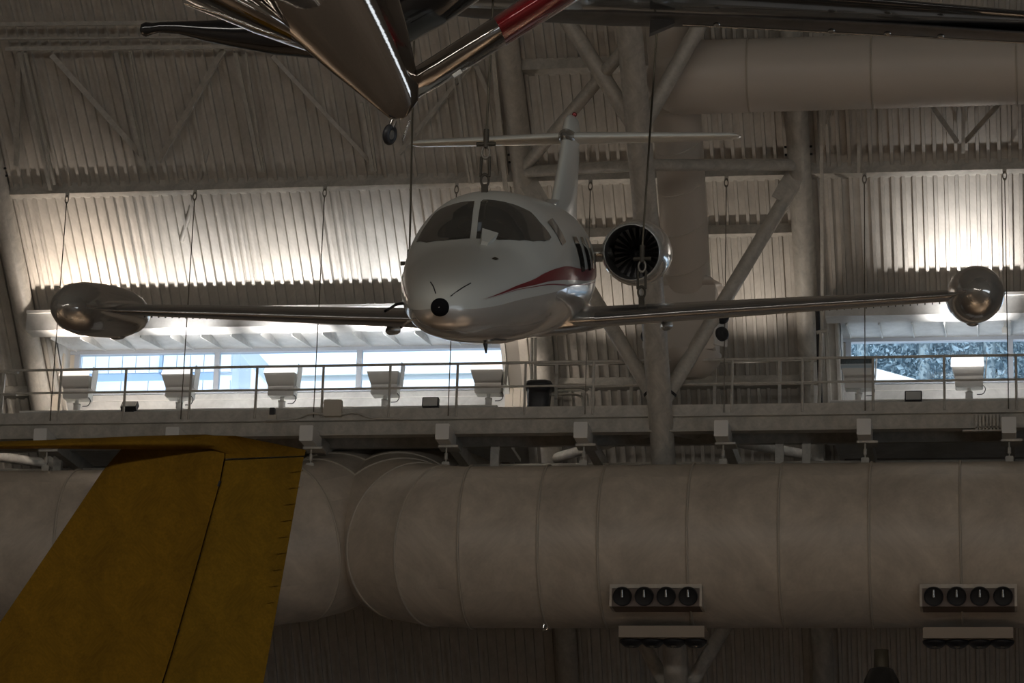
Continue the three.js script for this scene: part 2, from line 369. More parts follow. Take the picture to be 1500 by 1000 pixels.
// purlin truss web members between the beam and the upper purlin
{
  const mk = (list, label) => {
    const t = thing('purlin_truss', label, 'truss');
    for (const [x0, y0, x1, y1, w, off] of list) {
      const p = (x, y) => { let z = 1.5; for (let i = 0; i < 12; i++) { const q = at(x, y, z); z = arcZ(q.y) + off; } return at(x, y, z); };
      part('web_member', strip(p(x0, y0), p(x1, y1), w / 56, 0.07), M.steel, t);
    }
    return t;
  };
  mk([[28, 76, 74, 278, 5.5, 0.7], [37, 76, 80, 270, 4, 0.6], [28, 78, 24, 242, 8, 0.5], [75, 80, 213, 234, 8, 0.5], [170, 76, 213, 252, 6, 0.7], [190, 76, 219, 250, 3, 0.6],
    [328, 72, 233, 236, 9, 0.5], [345, 78, 381, 250, 6, 0.7], [360, 78, 386, 252, 3, 0.6], [398, 82, 540, 235, 6, 0.5], [529, 150, 546, 250, 6, 0.7], [538, 150, 551, 250, 3, 0.6],
    [663, 105, 688, 268, 3, 0.7], [672, 105, 693, 268, 4, 0.6], [697, 96, 735, 182, 6, 0.5], [722, 78, 742, 290, 7, 0.8], [585, 225, 690, 95, 6, 0.4]],
    'light purlin truss of angle bars above the left window bay');
  mk([[1203, 120, 1205, 545, 5, 0.8], [1208, 155, 1204, 215, 6, 0.5], [1258, 120, 1258, 252, 5, 0.7], [1411, 120, 1411, 224, 5, 0.7], [1358, 145, 1402, 208, 7, 0.5], [1474, 140, 1414, 208, 7, 0.5], [1222, 145, 1209, 180, 6, 0.5]],
    'light purlin truss of angle bars above the right window bay');
  solo('sway_rod', bar(at(378, -30, 4.2), at(266, 352, -1.4), 0.07, 8), M.steel, 'thin slanting sway rod crossing the purlin truss', 'rod');
}

// ---------------------------------------------------------------- upper spiral ducts
{
  const run = [], rr = 0.62, t = thing('vertical_duct', 'tall spiral-seamed air duct standing behind the truss tube', 'duct');
  for (let y = 34; y >= 23.9; y -= 0.8) run.push(V(4.55 + (y - 24) * 0.02, y, arcZ(y) + 3.1));
  part('pipe', tubePath(run, rr, 36), M.spiral, t);
  for (let i = 0; i + 1 < run.length; i++) for (let k = 0; k < 1; k++) {
    const a = run[i].clone().lerp(run[i + 1], 0.5), d = run[i + 1].clone().sub(run[i]).normalize();
    const g = new THREE.TorusGeometry(rr + 0.005, 0.022, 6, 40); g.applyQuaternion(new THREE.Quaternion().setFromUnitVectors(V(0, 0, 1), d.clone().add(V(0.28, 0, 0)).normalize()));
    part('spiral_seam', g.translate(a.x, a.y, a.z), M.spiral, t);
  }
  const e = run[run.length - 1];
  part('transition', loft([0, 1].map((k) => [...Array(24)].map((_, i) => { const a = i / 24 * Math.PI * 2, c = Math.cos(a), s = Math.sin(a), m = k ? 1 / Math.max(Math.abs(c), Math.abs(s)) : 1; return V(e.x + c * m * (k ? 0.95 : rr + 0.03), e.y - k * 0.3 + 0.1, e.z - 0.25 * k + s * m * (k ? 0.7 : rr + 0.03)); }))), M.spiral, t);
  const pl = part('plenum', chamfer(1.6, 1.75, 1.3, 0.05).translate(e.x - 0.02, e.y - 1.05, e.z - 0.25), M.spiral, t);
  for (const s of [-1, 1]) {
    const turn = s * 0.75, c = V(e.x - 0.02 + s * 0.93, e.y - 1.3, e.z + 0.3), out = V(Math.sin(turn), 0, Math.cos(turn));
    part('nozzle_panel', chamfer(0.42, 1.05, 0.06, 0.015).rotateY(turn).translate(c.x, c.y, c.z), M.white, pl);
    for (const k of [0, 1]) part('nozzle', lathe([[0, 0.1], [0.12, 0.14], [0.18, 0.1], [0.19, 0.02], [0.19, 0]].reverse(), 24).rotateX(Math.PI / 2).rotateY(turn).translate(c.x + out.x * 0.03, c.y + 0.24 - k * 0.46, c.z + out.z * 0.03), M.darkPlastic, pl);
  }
  part('elbow', lathe([[0, -0.5], [0.5, -0.42], [0.8, -0.1], [0.84, 0.1]], 30).translate(e.x + 0.05, e.y - 2.0, e.z - 0.3), M.spiral, t);
  // horizontal duct
  const h = thing('overhead_duct', 'long horizontal corrugated duct under the dark vault', 'duct');
  const zc = arcZ(29.6) + 1.9, c = at(1250, 106, zc), R = 0.92;
  const segs = [[4.9, 6.55, 0], [6.55, 9.6, 1], [9.6, 13.1, 1], [13.1, 22, 1]];
  for (const [a, b, cor] of segs) {
    const pts = []; const n = cor ? Math.round((b - a) / 0.11) : 1;
    for (let i = 0; i <= n * 2; i++) pts.push([R - (cor && i % 2 ? 0.012 : 0), (b - a) * i / (2 * n)]);
    part('duct_section', lathe(pts, 48).rotateZ(-Math.PI / 2).translate(a, c.y, c.z), M.spiral, h);
    part('joint_ring', new THREE.TorusGeometry(R + 0.005, 0.025, 6, 48).rotateY(Math.PI / 2).translate(b, c.y, c.z), M.ductSeam, h);
  }
  part('end_elbow', new THREE.SphereGeometry(R, 32, 20).translate(4.9, c.y, c.z), M.spiral, h);
}

// ---------------------------------------------------------------- catwalk
const POSTX = []; for (let k = -2; k < 14; k++) POSTX.push(-10.42 + 1.8 * k);
{
  const g = thing('catwalk', 'long painted steel catwalk with two-rail guard running below the windows', 'catwalk');
  part('deck', box(-20, 22, 20.8, 20.98, -1.4, -0.04), M.beam, g);
  part('toe_plate', box(-20, 22, 20.76, 21.03, -0.04, 0.0), M.steel, g);
  part('lip', box(-20, 22, 20.71, 20.76, -0.1, 0.07), M.steel, g);
  part('fascia', box(-20, 22, 20.36, 20.71, -0.2, -0.08), M.beam, g);
  part('bottom_flange', box(-20, 22, 20.32, 20.36, -0.3, 0.02), M.beam, g);
  part('rear_beam', box(-20, 22, 20.32, 20.8, -1.5, -1.35), M.beam, g);
  part('top_rail', bar(V(-20, 22.22, 0), V(22, 22.22, 0), 0.035, 10), M.steel, g);
  part('mid_rail', bar(V(-20, 21.58, 0), V(22, 21.58, 0), 0.03, 10), M.steel, g);
  for (const x of POSTX) part('post', bar(V(x, 20.8, 0), V(x, 22.22, 0), 0.035, 10), M.steel, g);
  const b = thing('lamp_curb', 'white curb carrying the uplights along the back of the catwalk', 'curb');
  for (const [a, c] of [[-13.8, -0.6], [8.2, 22]]) { part('gutter_floor', box(a, c, 20.9, 21.0, -5.45, -2.35), M.whitePanel, b); part('curb', box(a, c, 20.98, 21.42, -2.35, -1.38), M.whitePanel, b); part('cap', box(a, c, 21.42, 21.46, -2.4, -1.36), M.white, b); }
  // guard rails around the truss bays, set back from the edge
  for (const [a, c, label] of [[0.4, 8.0, 'short set-back guard rail around the arch truss'], [-20, -13.9, 'short set-back guard rail by the left arch truss']]) {
    const r = thing('guard_rail', label, 'railing');
    const z = -1.3;
    part('top_rail', box(a, c, 22.5, 22.57, z - 0.05, z + 0.05), M.steel, r); part('mid_rail', box(a, c, 21.87, 21.94, z - 0.05, z + 0.05), M.steel, r); part('toe_board', box(a, c, 21.22, 21.34, z - 0.04, z + 0.04), M.steel, r);
    for (const x of c < 0 ? [-17.6, -14.3] : [1.0, 3.0, 5.2, 6.9, 7.75]) part('post', box(x - 0.04, x + 0.04, 20.98, 22.57, z - 0.04, z + 0.04), M.steel, r);
  }
}
// outriggers, hanger wires, duct hangers
const WX = []; for (let k = 0; k < 9; k++) WX.push(-12.42 + 3.6 * k);
const spotNames = ['beside the left arch truss', 'behind the yellow fin', 'over the gap between the elbows', 'over the right duct elbow', 'left of the arch truss tube', 'right of the arch truss tube', 'above the blank duct section', 'past the right tip tank', 'by the end wall'];
WX.forEach((x, k) => {
  const w = thing('hanger_wire', 'thin vertical wire from the vault beam to the catwalk, ' + spotNames[k], 'wire', 'catwalk hanger wires', V(x, 20.8, 0.05));
  part('wire', bar(V(0, 0, 0), V(0, 6.15, 0), 0.014, 6), k < 4 || k > 5 ? M.wire : M.rodWire, w);
  const sh = new THREE.TorusGeometry(0.07, 0.02, 6, 16); sh.scale(0.7, 1.5, 1);
  part('shackle', sh.translate(0, 6.22, 0), M.rodWire, w); part('eye_plate', box(-0.05, 0.05, 6.28, 6.5, -0.04, 0.0), M.steel, w);
  const o = thing('outrigger_beam', 'white box-ended outrigger under the catwalk, ' + spotNames[k], 'beam', 'outriggers under the catwalk', V(x + 0.02, 20.08, 0));
  part('beam', box(-0.12, 0.12, -0.02, 0.34, -4.5, 0.1), M.beam, o);
  part('end_box', chamfer(0.36, 0.42, 1.0, 0.02).translate(-0.02, 0.12, 0.25), M.white, o);
  part('bracket', box(-0.22, 0.3, -0.16, -0.1, -0.3, 0.2), M.steel, o);
  const d = thing('duct_hanger', 'short threaded rod and clevis holding the big duct, ' + spotNames[k], 'hanger', 'duct hangers', V(x, 19.2, 0.1));
  part('rod', bar(V(0, 0.1, 0), V(0, 0.85, 0), 0.022, 8), M.steel, d); part('clevis', chamfer(0.2, 0.42, 0.12, 0.02).translate(0, 0.14, 0), M.steel, d);
  part('turnbuckle', bar(V(0, 0.42, 0), V(0, 0.58, 0), 0.045, 8), M.steel, d);
});
{
  const g = thing('pipe_rack', 'horizontal pipes and hangers in the dark space under the catwalk', 'pipes');
  for (const [y, z, r] of [[20.05, -2.6, 0.1], [19.75, -3.4, 0.16], [19.3, -4.3, 0.12], [19.0, -2.4, 0.06]]) part('pipe', bar(V(-20, y, z), V(22, y, z), r, 12), M.beam, g);
  for (const x of [-12.6, -9.0, -0.6, 6.9, 7.6]) part('hanger_post', box(x - 0.11, x + 0.11, 17.2, 20.4, -1.45, -1.3), M.steel, g);
  const r = thing('louver', 'small grille of upright slats on the catwalk fascia past the right tip tank', 'grille');
  for (let k = 0; k < 9; k++) { const x = at(1429 + k * 5.2, 625, 0).x; part('slat', box(x, x + 0.05, 20.28, 20.66, -0.09, 0.02), M.steel, r); }
  part('rail', box(at(1410, 637, 0).x, at(1475, 637, 0).x, 20.24, 20.28, -0.09, 0.02), M.steel, r);
}

// ---------------------------------------------------------------- the big lower ducts
function gores(X, Y, Z, R, Rb, sgn, parent) {                            // elbow from the run along X back and up through the vault, in straight gores
  const N = 4, tau = 24 * D2R, B = V(0, Math.sin(tau), -Math.cos(tau)), Nn = V(0, Math.cos(tau), Math.sin(tau));
  const spot = (u, w, h) => V(X - sgn * u, Y, Z).addScaledVector(B, w).addScaledVector(Nn, h);
  const ring = (a) => [...Array(56)].map((_, i) => { const b = i / 56 * Math.PI * 2, rad = Rb + R * Math.cos(b); return spot(rad * Math.sin(a), Rb - rad * Math.cos(a), R * Math.sin(b)); });
  for (let k = 0; k < N; k++) {
    const g = loft([ring(k / N * Math.PI / 2), ring((k + 1) / N * Math.PI / 2)], true, false);
    part('gore', g, M.duct, parent);
    part('seam_ring', new THREE.TubeGeometry(new THREE.CatmullRomCurve3(ring((k + 1) / N * Math.PI / 2), true), 80, 0.035, 6, true), M.ductSeam, parent);
  }
  const e = ring(Math.PI / 2), f = e.map((p) => p.clone().addScaledVector(B, 5.2));
  part('stub', loft([e, f], true, false), M.duct, parent);
}
const DC = at(1100, 799, 0), DR = 2.07;
{
  M.duct.side = THREE.DoubleSide;
  const t = thing('air_duct', 'huge cream sheet-metal duct under the catwalk with round-nozzle outlets', 'duct');
  const Xe = at(676, 799, 1.5).x;
  const cuts = [Xe, at(787, 799, 2).x, at(875, 799, 2).x, at(1006, 799, 2).x, at(1140, 799, 2).x, at(1273, 799, 2).x, at(1407, 799, 2).x, 14.6, 17, 22];
  for (let i = 0; i + 1 < cuts.length; i++) {
    part('duct_section', new THREE.CylinderGeometry(DR, DR, cuts[i + 1] - cuts[i], 72, 1, true).rotateZ(Math.PI / 2).translate((cuts[i] + cuts[i + 1]) / 2, DC.y, DC.z), M.duct, t);
    part('seam_ring', new THREE.TorusGeometry(DR + 0.01, 0.035, 6, 72).rotateY(Math.PI / 2).translate(cuts[i], DC.y, DC.z), M.ductSeam, t);
  }
  gores(Xe, DC.y, DC.z, DR, 2.35, 1, t);
  const nozzleBox = (px0, px1, py0, py1, z, low, label) => {
    const a = at(px0, py1, z), b = at(px1, py0, z), w = b.x - a.x, h = b.y - a.y;
    const g = part(low ? 'lower_nozzle_box' : 'nozzle_box', box(a.x, b.x, a.y, b.y, z - (low ? 1.0 : 0.9), z), low ? M.lowBox : M.nozzleFace, t, label);
    if (!low) part('box_frame', [box(a.x - 0.06, b.x + 0.06, b.y - 0.02, b.y + 0.08, z - 0.7, z + 0.03), box(a.x - 0.06, a.x, a.y, b.y, z - 0.7, z + 0.02), box(b.x, b.x + 0.06, a.y, b.y, z - 0.7, z + 0.02)], M.duct, g);
    for (let k = 0; k < 4; k++) {
      const cx = a.x + w * (k + 0.5) / 4;
      if (low) {
        part('nozzle', lathe([[0.12, 0.02], [0.3, 0], [0.29, -0.06], [0.17, -0.16], [0.0, -0.12]], 24).translate(cx, a.y, z - 0.45), M.darkPlastic, g);
        part('nozzle_core', lathe([[0, -0.2], [0.07, -0.16], [0.07, -0.08]], 12).translate(cx, a.y, z - 0.4), M.satinMetal, g);
      } else {
        const bowl = part('nozzle', lathe([[0.0, 0.0], [0.19, 0.0], [0.22, 0.05], [0.235, 0.05], [0.235, -0.04]], 28).rotateX(Math.PI / 2 + 0.5).translate(cx, a.y + h * 0.5, z + 0.1), M.dark, g);
        part('nozzle_core', new THREE.CylinderGeometry(0.03, 0.045, 0.18, 10).rotateX(0.3).translate(cx, a.y + h * 0.62, z + 0.17), M.satinMetal, g);
      }
    }
  };
  nozzleBox(896, 1025, 860, 888, 1.62, false); nozzleBox(1351, 1486, 860, 888, 1.62, false);
  nozzleBox(906, 1032, 916, 933, 0.95, true); nozzleBox(1352, 1484, 918, 934, 0.95, true);
  const sp = at(797, 919, 0.3);
  part('drain_hook', tubePath([V(sp.x, sp.y + 0.1, 0.3), V(sp.x - 0.02, sp.y - 0.04, 0.3), V(sp.x + 0.05, sp.y - 0.06, 0.32), V(sp.x + 0.1, sp.y, 0.33)], 0.025, 8), M.mirror, t);

  const u = thing('air_duct', 'huge cream sheet-metal duct behind the yellow fin', 'duct');
  const Xe2 = at(338, 799, 1.5).x - 0.45;
  const cuts2 = [-22, -16.5, at(80, 799, 2).x, at(150, 799, 2).x, at(300, 799, 2).x, Xe2];
  for (let i = 0; i + 1 < cuts2.length; i++) {
    part('duct_section', new THREE.CylinderGeometry(DR, DR, cuts2[i + 1] - cuts2[i], 72, 1, true).rotateZ(Math.PI / 2).translate((cuts2[i] + cuts2[i + 1]) / 2, DC.y, DC.z), M.duct, u);
    part('seam_ring', new THREE.TorusGeometry(DR + 0.01, 0.035, 6, 72).rotateY(Math.PI / 2).translate(cuts2[i + 1], DC.y, DC.z), M.ductSeam, u);
  }
  gores(Xe2, DC.y, DC.z, DR, 2.35, -1, u);
}
{
  const p = at(1291, 958, 4), t = thing('domed_fitting', 'dark domed fitting with a narrow neck below the big duct', 'fitting', null, V(p.x, p.y, 4));
  part('neck', lathe([[0, 0.1], [0.17, 0.1], [0.18, -0.3], [0.2, -0.34]], 24), M.wire, t);
  part('dome', lathe([[0.2, -0.33], [0.28, -0.36], [0.4, -0.6], [0.5, -1.0], [0.52, -1.6], [0, -1.6]], 32), M.blackRibbed, t);
  part('mast', bar(V(0, -p.y, 0), V(0, -1.6, 0), 0.12, 14), M.wire, t);
}

// ---------------------------------------------------------------- things on the catwalk
function uplight(px, z, label, lit, tint, lean, power = 1, vh = 0.18) {
  const turn = 0;
  const p = at(px, 603, z), t = thing('uplight', label, 'floodlight', 'catwalk uplights', V(p.x, 21.46, z));
  t.rotation.y = turn;
  part('base', lathe([[0, 0], [0.16, 0], [0.16, 0.05], [0.1, 0.12], [0.09, 0.3], [0.11, 0.34], [0, 0.34]], 20), M.white, t);
  part('neck', bar(V(0, 0.25, 0), V(0, 0.5, 0), 0.055, 12), M.white, t);
  part('housing', chamfer(0.72, 0.3, 0.42, 0.03).translate(0, 0.6, -0.02), M.white, t);
  // flared hood: open box that widens towards its slanted mouth
  const ring = (y, x0, x1, zf, zb, dy) => [V(x0, y, zf), V(x1, y, zf), V(x1, y + dy, zb), V(x0, y + dy, zb)];
  const hood = part('hood', toCreasedNormals(loft([ring(0.72, -0.36, 0.36, 0.2, -0.24, 0), ring(1.06, -0.46, 0.40, 0.34, -0.26, 0.06)], true, false), 0.4), M.white, t);
  M.white.side = THREE.DoubleSide;
  const face = std(col(0.85, 0.85, 0.83), 0.4, 0, lit ? { emissive: tint, emissiveIntensity: HALL.uplight.glow } : {});
  // lamp glass deep in the hood and a slanted glass visor along its front edge
  part('lamp_glass', box(-0.40, 0.36, 1.0, 1.03, -0.22, 0.28), lit ? face : M.satinMetal, hood);
  part('visor', toCreasedNormals(loft([ring(1.24 - vh, -0.46, 0.40, vh > 0.2 ? 0.40 : 0.365, 0.345, 0), ring(1.24, -0.44, 0.38, vh > 0.2 ? 0.33 : 0.275, 0.265, 0)]), 0.4), lit ? face : M.glass, hood);
  if (!lit) part('closed_lid', [box(-0.45, 0.39, 1.24, 1.26, -0.27, 0.33), box(-0.45, 0.39, 1.04, 1.25, -0.27, -0.25), box(-0.46, -0.44, 1.04, 1.25, -0.27, 0.33), box(0.38, 0.40, 1.04, 1.25, -0.27, 0.33)], M.satinMetal, hood);
  part('barn_door', chamfer(0.02, 0.62, 0.44, 0.005).rotateZ(-0.08).translate(0.45, 1.02, 0.02), M.white, t);
  part('cable', tubePath([V(0.05, 0.5, 0.12), V(0.3, 0.52, 0.14), V(0.42, 0.4, 0.14), V(0.36, 0.26, 0.14), V(0.2, 0.24, 0.14)], 0.012, 6), M.darkPlastic, t);
  if (lit) {
    t.updateMatrixWorld(true); const c = V(-0.02, 1.1, 0.02).applyMatrix4(t.matrixWorld);
    const L = new THREE.SpotLight(tint, HALL.uplight.beam * power, 0, 45 * D2R, 1.0, 2); L.position.copy(c); L.target.position.copy(c).add(V(0, 1, lean)); L.castShadow = true; L.shadow.radius = 6;
    scene.add(L, L.target);
    const B = new THREE.SpotLight(tint, HALL.uplight.spill * power, 0, 76 * D2R, 0.4, 2); B.position.copy(c).add(V(0, 0.1, -0.3)); B.target.position.copy(B.position).add(V(0, -0.4, -1)); B.castShadow = true; B.shadow.radius = 8;
    scene.add(B, B.target);
  }
}
const warm = new THREE.Color(1, 0.86, 0.74), neutral = new THREE.Color(1, 0.96, 0.93), cool = new THREE.Color(0.97, 0.98, 1);
uplight(112, -2.0, 'white hooded uplight against the beige jamb at the far end of the windows', true, warm, -0.2, 1.5);
uplight(262, -2.0, 'white hooded uplight between the folded floodlight and the small black device', true, neutral, -0.3, 1.05);
uplight(412, -2.0, 'white hooded uplight just beside the small black device', true, neutral, -0.32, 1.15);
uplight(563, -2.0, 'white hooded uplight between the junction box and the upright floodlight', true, cool, -0.32, 0.9);
uplight(715, -2.0, 'white hooded uplight next to the black bin', true, warm, -0.32, 0.6);
uplight(1258, -2.0, 'unlit hooded uplight with a dark mouth in front of the tree window', false, cool, 0, 1, 0.3);
uplight(1420, -2.0, 'brightly glowing hooded uplight in front of the tree window', true, neutral, -0.18, 1.4, 0.3);
// two work lamps tucked behind the catwalk in the truss bay, washing the ribbed wall
for (const x of [1.9, 6.0]) {
  const t = thing('wall_washer', x < 3 ? 'small wall-washing lamp behind the catwalk near the black bin' : 'small wall-washing lamp behind the catwalk near the standpipe', 'lamp', null, V(x, 21.0, -2.6));
  part('bracket', box(-0.04, 0.04, 0, 0.3, -0.04, 0.04), M.steel, t); part('arm', box(-0.06, 0.06, -0.02, 0.04, -0.1, 1.25), M.steel, t);
  part('housing', chamfer(0.4, 0.2, 0.24, 0.02).translate(0, 0.38, 0), M.white, t);
  part('lens', box(-0.17, 0.17, 0.48, 0.5, -0.1, 0.1), std(col(0.9, 0.85, 0.75), 0.4, 0, { emissive: new THREE.Color(1, 0.88, 0.76), emissiveIntensity: 1.2 }), t);
  const L = new THREE.SpotLight(new THREE.Color(1, 0.88, 0.76), 24, 0, 44 * D2R, 0.9, 2); L.position.set(x, 21.56, -2.6); L.target.position.set(x, 26, -1.5); L.castShadow = true; L.shadow.radius = 6; scene.add(L, L.target);
}
function floodlight(px, py, z, label, folded) {
  const p = at(px, py, z), t = thing('floodlight', label, 'floodlight', null, V(p.x, 21.0, z));
  const h = p.y - 21.0;
  const lampHead = part('head', chamfer(0.44, 0.28, 0.14, 0.02).rotateX(folded ? -0.75 : -0.15).translate(0, h, 0), M.darkPlastic, t);
  part('lens', chamfer(0.38, 0.22, 0.02, 0.005).translate(0, 0, 0.075).rotateX(folded ? -0.75 : -0.15).translate(0, h, 0), M.lens, lampHead);
  part('yoke', [box(-0.03, 0.03, h - 0.26, h - 0.12, -0.02, 0.02), box(-0.12, 0.12, h - 0.17, h - 0.13, -0.03, 0.03)], M.darkPlastic, t);
  part('stand', bar(V(0, 0, 0), V(0, h - 0.25, 0), 0.05, 12), M.white, t);
}
floodlight(190, 595, -0.5, 'small black floodlight tipped back on its stand', true);
floodlight(631, 590, -0.7, 'small upright floodlight with pale lens left of the black bin', false);
floodlight(1338, 581, -0.7, 'small upright floodlight with pale lens below the tree window', false);
{
  const p = at(488, 598, 0.09), t = thing('junction_box', 'beige junction box fixed to the catwalk rail', 'box', null, V(p.x, p.y, 0.09));
  part('case', chamfer(0.48, 0.44, 0.16, 0.02), M.beige, t); part('lid', chamfer(0.42, 0.38, 0.02, 0.01).translate(0, 0, 0.085), M.beige, t);
  part('hinge', bar(V(-0.25, 0.12, 0.03), V(-0.25, 0.18, 0.03), 0.02, 8), M.steel, t);
  const cd = (s) => tubePath([V(s * 0.24, -0.16, 0), V(s * 0.6, -0.12, 0), V(s * 1.0, -0.26, 0), V(s * 1.8, -0.3, 0)], 0.03, 8);
  part('conduit', cd(1), M.steel, t); part('conduit', cd(-1), M.steel, t);
  const q = at(399, 606, 0.05), s = thing('device_box', 'small black device on a pale bracket at the catwalk edge', 'device', null, V(q.x, q.y, 0.05));
  part('body', chamfer(0.14, 0.2, 0.12, 0.015).translate(0, 0.06, 0), M.darkPlastic, s); part('bracket', box(-0.1, 0.12, -0.16, -0.03, -0.06, 0.05), M.beige, s);
  const b = at(789, 601, -0.75), bin = thing('trash_bin', 'black plastic bin with a domed lid standing on the catwalk', 'bin', null, V(b.x, 20.98, -0.75));
  const sq = (y, w) => [...Array(20)].map((_, i) => { const a = i / 20 * Math.PI * 2, c = Math.cos(a), n = Math.sin(a), m = Math.pow(Math.abs(c) ** 5 + Math.abs(n) ** 5, -0.2); return V(c * m * w, y, n * m * w); });
  part('body', loft([sq(0, 0.27), sq(0.72, 0.31)]), M.darkPlastic, bin);
  part('lid', loft([sq(0.72, 0.37), sq(0.79, 0.38), sq(0.88, 0.34), sq(0.91, 0.28)]), M.darkPlastic, bin);
  const c = thing('conduit_run', 'bent electrical conduits on the wall behind the black bin', 'conduit');
  for (const [py, x1, py2] of [[565, 866, 612], [573, 860, 612], [579, 854, 612]]) part('conduit', tubePath([at(804, py - 1, -2.2), at(x1 - 6, py, -2.2), at(x1, py + 5, -2.2), at(x1, py2, -2.2)], 0.035, 8), M.steel, c);
  for (const px of [779, 784]) part('conduit', bar(at(px, 495, -2.2), at(px, 600, -2.2), 0.04, 8), M.steel, c);
  const d = thing('standpipe', 'dark riser pipe with pale valves beside the right truss tube', 'pipe');
  part('riser', bar(at(1203, 620, -1.2), at(1197, 440, -1.2), 0.06, 10), M.dark, d); part('branch', bar(at(1203, 488, -1.1), at(1200, 590, -1.1), 0.05, 10), M.steel, d);
  part('valve', bar(at(1196, 487, -1.1), at(1212, 484, -1.1), 0.05, 10), M.steel, d);
  const e = thing('pendant_sensor', 'small white sensor hanging from the soffit over the right windows', 'sensor');
  const s0 = at(1472, 484, -4.2); part('body', chamfer(0.16, 0.16, 0.12, 0.02).translate(s0.x, s0.y, s0.z), M.white, e); part('stem', bar(s0, V(s0.x, 24.3, s0.z), 0.03, 8), M.white, e);
}

// ================================================================ OUTSIDE THE WINDOWS
struct('lower_roof', box(-18, 26, 20.0, 20.4, -14.5, -6.2), M.roofWhite, 'flat white roof of the side wing below the windows', 'roof');
struct('ground', box(-160, 160, -1, -0.45, -220, 160), M.ground, 'ground outside the hall', 'ground');
{
  const z = -17, t = thing('neighbour_building', 'pale blue panelled building outside the left windows', 'building');
  const a = at(60, 545, z), b = at(338, 545, z), top = at(200, 480, z).y, bt = at(200, 546, z).y, bb = at(200, 558, z).y;
  part('wall', box(a.x - 3, b.x + 0.02, -0.4, top, z - 6, z - 0.1), M.facade, t);
  const pr = new THREE.Shape(); const e0 = at(338, 505, z), e1 = at(410, 590, z); pr.moveTo(b.x, -0.4); pr.lineTo(b.x, e0.y); pr.lineTo(e1.x, e1.y); pr.lineTo(e1.x + 0.8, e1.y - 0.3); pr.lineTo(e1.x + 0.8, -0.4);
  part('gable_wing', new THREE.ExtrudeGeometry(pr, { depth: 5, bevelEnabled: false }).translate(0, 0, z - 6), M.facade, t);
  const n = 14, w = (b.x - a.x) / n;
  for (let k = 0; k < n; k++) {
    part('panel', box(a.x + k * w + 0.012, a.x + (k + 1) * w - 0.012, bt, top, z - 0.1, z), M.facade, t);
    if (k % 2 === 0) part('panel', box(a.x + k * w + 0.012, a.x + (k + 2) * w - 0.012, bb - 4, bb, z - 0.1, z), M.facade, t);
  }
  part('band', box(a.x, at(316, 550, z).x, bb, bt, z - 0.08, z - 0.02), M.band, t, 'blue band across the panels');
  const ps = at(236, 530, z); part('downpipe', box(ps.x - 0.05, ps.x + 0.05, bt, top, z, z + 0.06), M.band, t);
  const l = thing('long_roof', 'long low pale roof outside the middle window panes', 'building');
  const c = at(330, 553, -40), d = at(790, 546, -40); part('body', box(c.x - 4, d.x + 3, -0.4, c.y, -52, -40), std(col(0.88, 0.92, 0.96), 0.6), l); part('coping', box(c.x - 4, d.x + 3, c.y, c.y + 0.15, -52, -39.8), M.roofWhite, l);
  const zz = -15, r = thing('white_roof_building', 'white sloping roof outside the right windows', 'building');
  const r0 = at(1190, 514, zz), r1 = at(1370, 563, zz), sh = new THREE.Shape(); sh.moveTo(r0.x - 6, -0.4); sh.lineTo(r0.x - 6, r0.y - 1.8); sh.lineTo(r0.x, r0.y); sh.lineTo(r1.x, r1.y); sh.lineTo(r1.x + 6, r1.y - 1.8); sh.lineTo(r1.x + 6, -0.4);
  part('body', new THREE.ExtrudeGeometry(sh, { depth: 3, bevelEnabled: false }).translate(0, 0, zz - 3), M.roofWhite, r);
}
function tree(px, z, hTop, rad, seed, mat, label, big = 1) {
  const p = at(px, 525, z), t = thing('tree', label, 'tree', 'trees outside the right windows', V(p.x, -0.45, z));
  const tr = [V(0, 0, 0), V(0.2, hTop * 0.4, 0.1), V(-0.1, hTop * 0.7, 0), V(0.1, hTop * 0.95, 0)];
  part('trunk', tubePath(tr, 0.22, 8), M.bark, t);
  const br = []; for (let k = 0; k < 7; k++) { const y = hTop * (0.55 + 0.05 * k), a = k * 2.4 + seed; br.push(bar(V(0, y, 0), V(Math.cos(a) * rad * 0.8, y + 2.2, Math.sin(a) * rad * 0.6), 0.08, 6, 0.03)); }
  part('branches', br, M.bark, t);
  const pos = []; const n = 7000;
  for (let k = 0; k < n; k++) {
    const u = rnd(), a = rnd() * 6.283, rr = rad * Math.pow(rnd(), 0.45) * Math.sin(Math.PI * Math.min(1, 0.12 + 0.85 * u)), y = hTop * (0.5 + 0.52 * u) ;
    const c = V(Math.cos(a) * rr, y, Math.sin(a) * rr), s = (0.07 + 0.1 * rnd()) * big, q = new THREE.Euler(rnd() * 6, rnd() * 6, rnd() * 6);
    const A = V(-s, 0, 0).applyEuler(q).add(c), B = V(0, s * 0.6, s * 0.2).applyEuler(q).add(c), C2 = V(s, 0, 0).applyEuler(q).add(c), E2 = V(0, -s * 0.6, s * 0.2).applyEuler(q).add(c);
    for (const v of [A, B, C2, A, C2, E2]) pos.push(v.x, v.y, v.z);
  }
  const g = new THREE.BufferGeometry(); g.setAttribute('position', new THREE.Float32BufferAttribute(pos, 3)); g.computeVertexNormals();
  const f = part('foliage', g, mat, t); f.userData.kind = 'stuff';
}
[[1215, -34, 36, 4.2], [1262, -26, 33, 3.6], [1312, -32, 36, 4.4], [1352, -25, 32.5, 3.2], [1398, -31, 36, 4.2], [1448, -26, 34, 3.8], [1492, -30, 35, 4.0], [1540, -27, 34, 4], [1290, -44, 42, 5], [1385, -44, 42, 5.2], [1470, -44, 42, 5.2]].forEach(([px, z, h, r], i) =>
  tree(px, z, h, r, i, i % 2 ? M.leaf : M.leaf2, i % 2 ? 'darker blue-green tree outside the right windows' : 'paler blue-green tree outside the right windows', z < -40 ? 3.2 : 1));

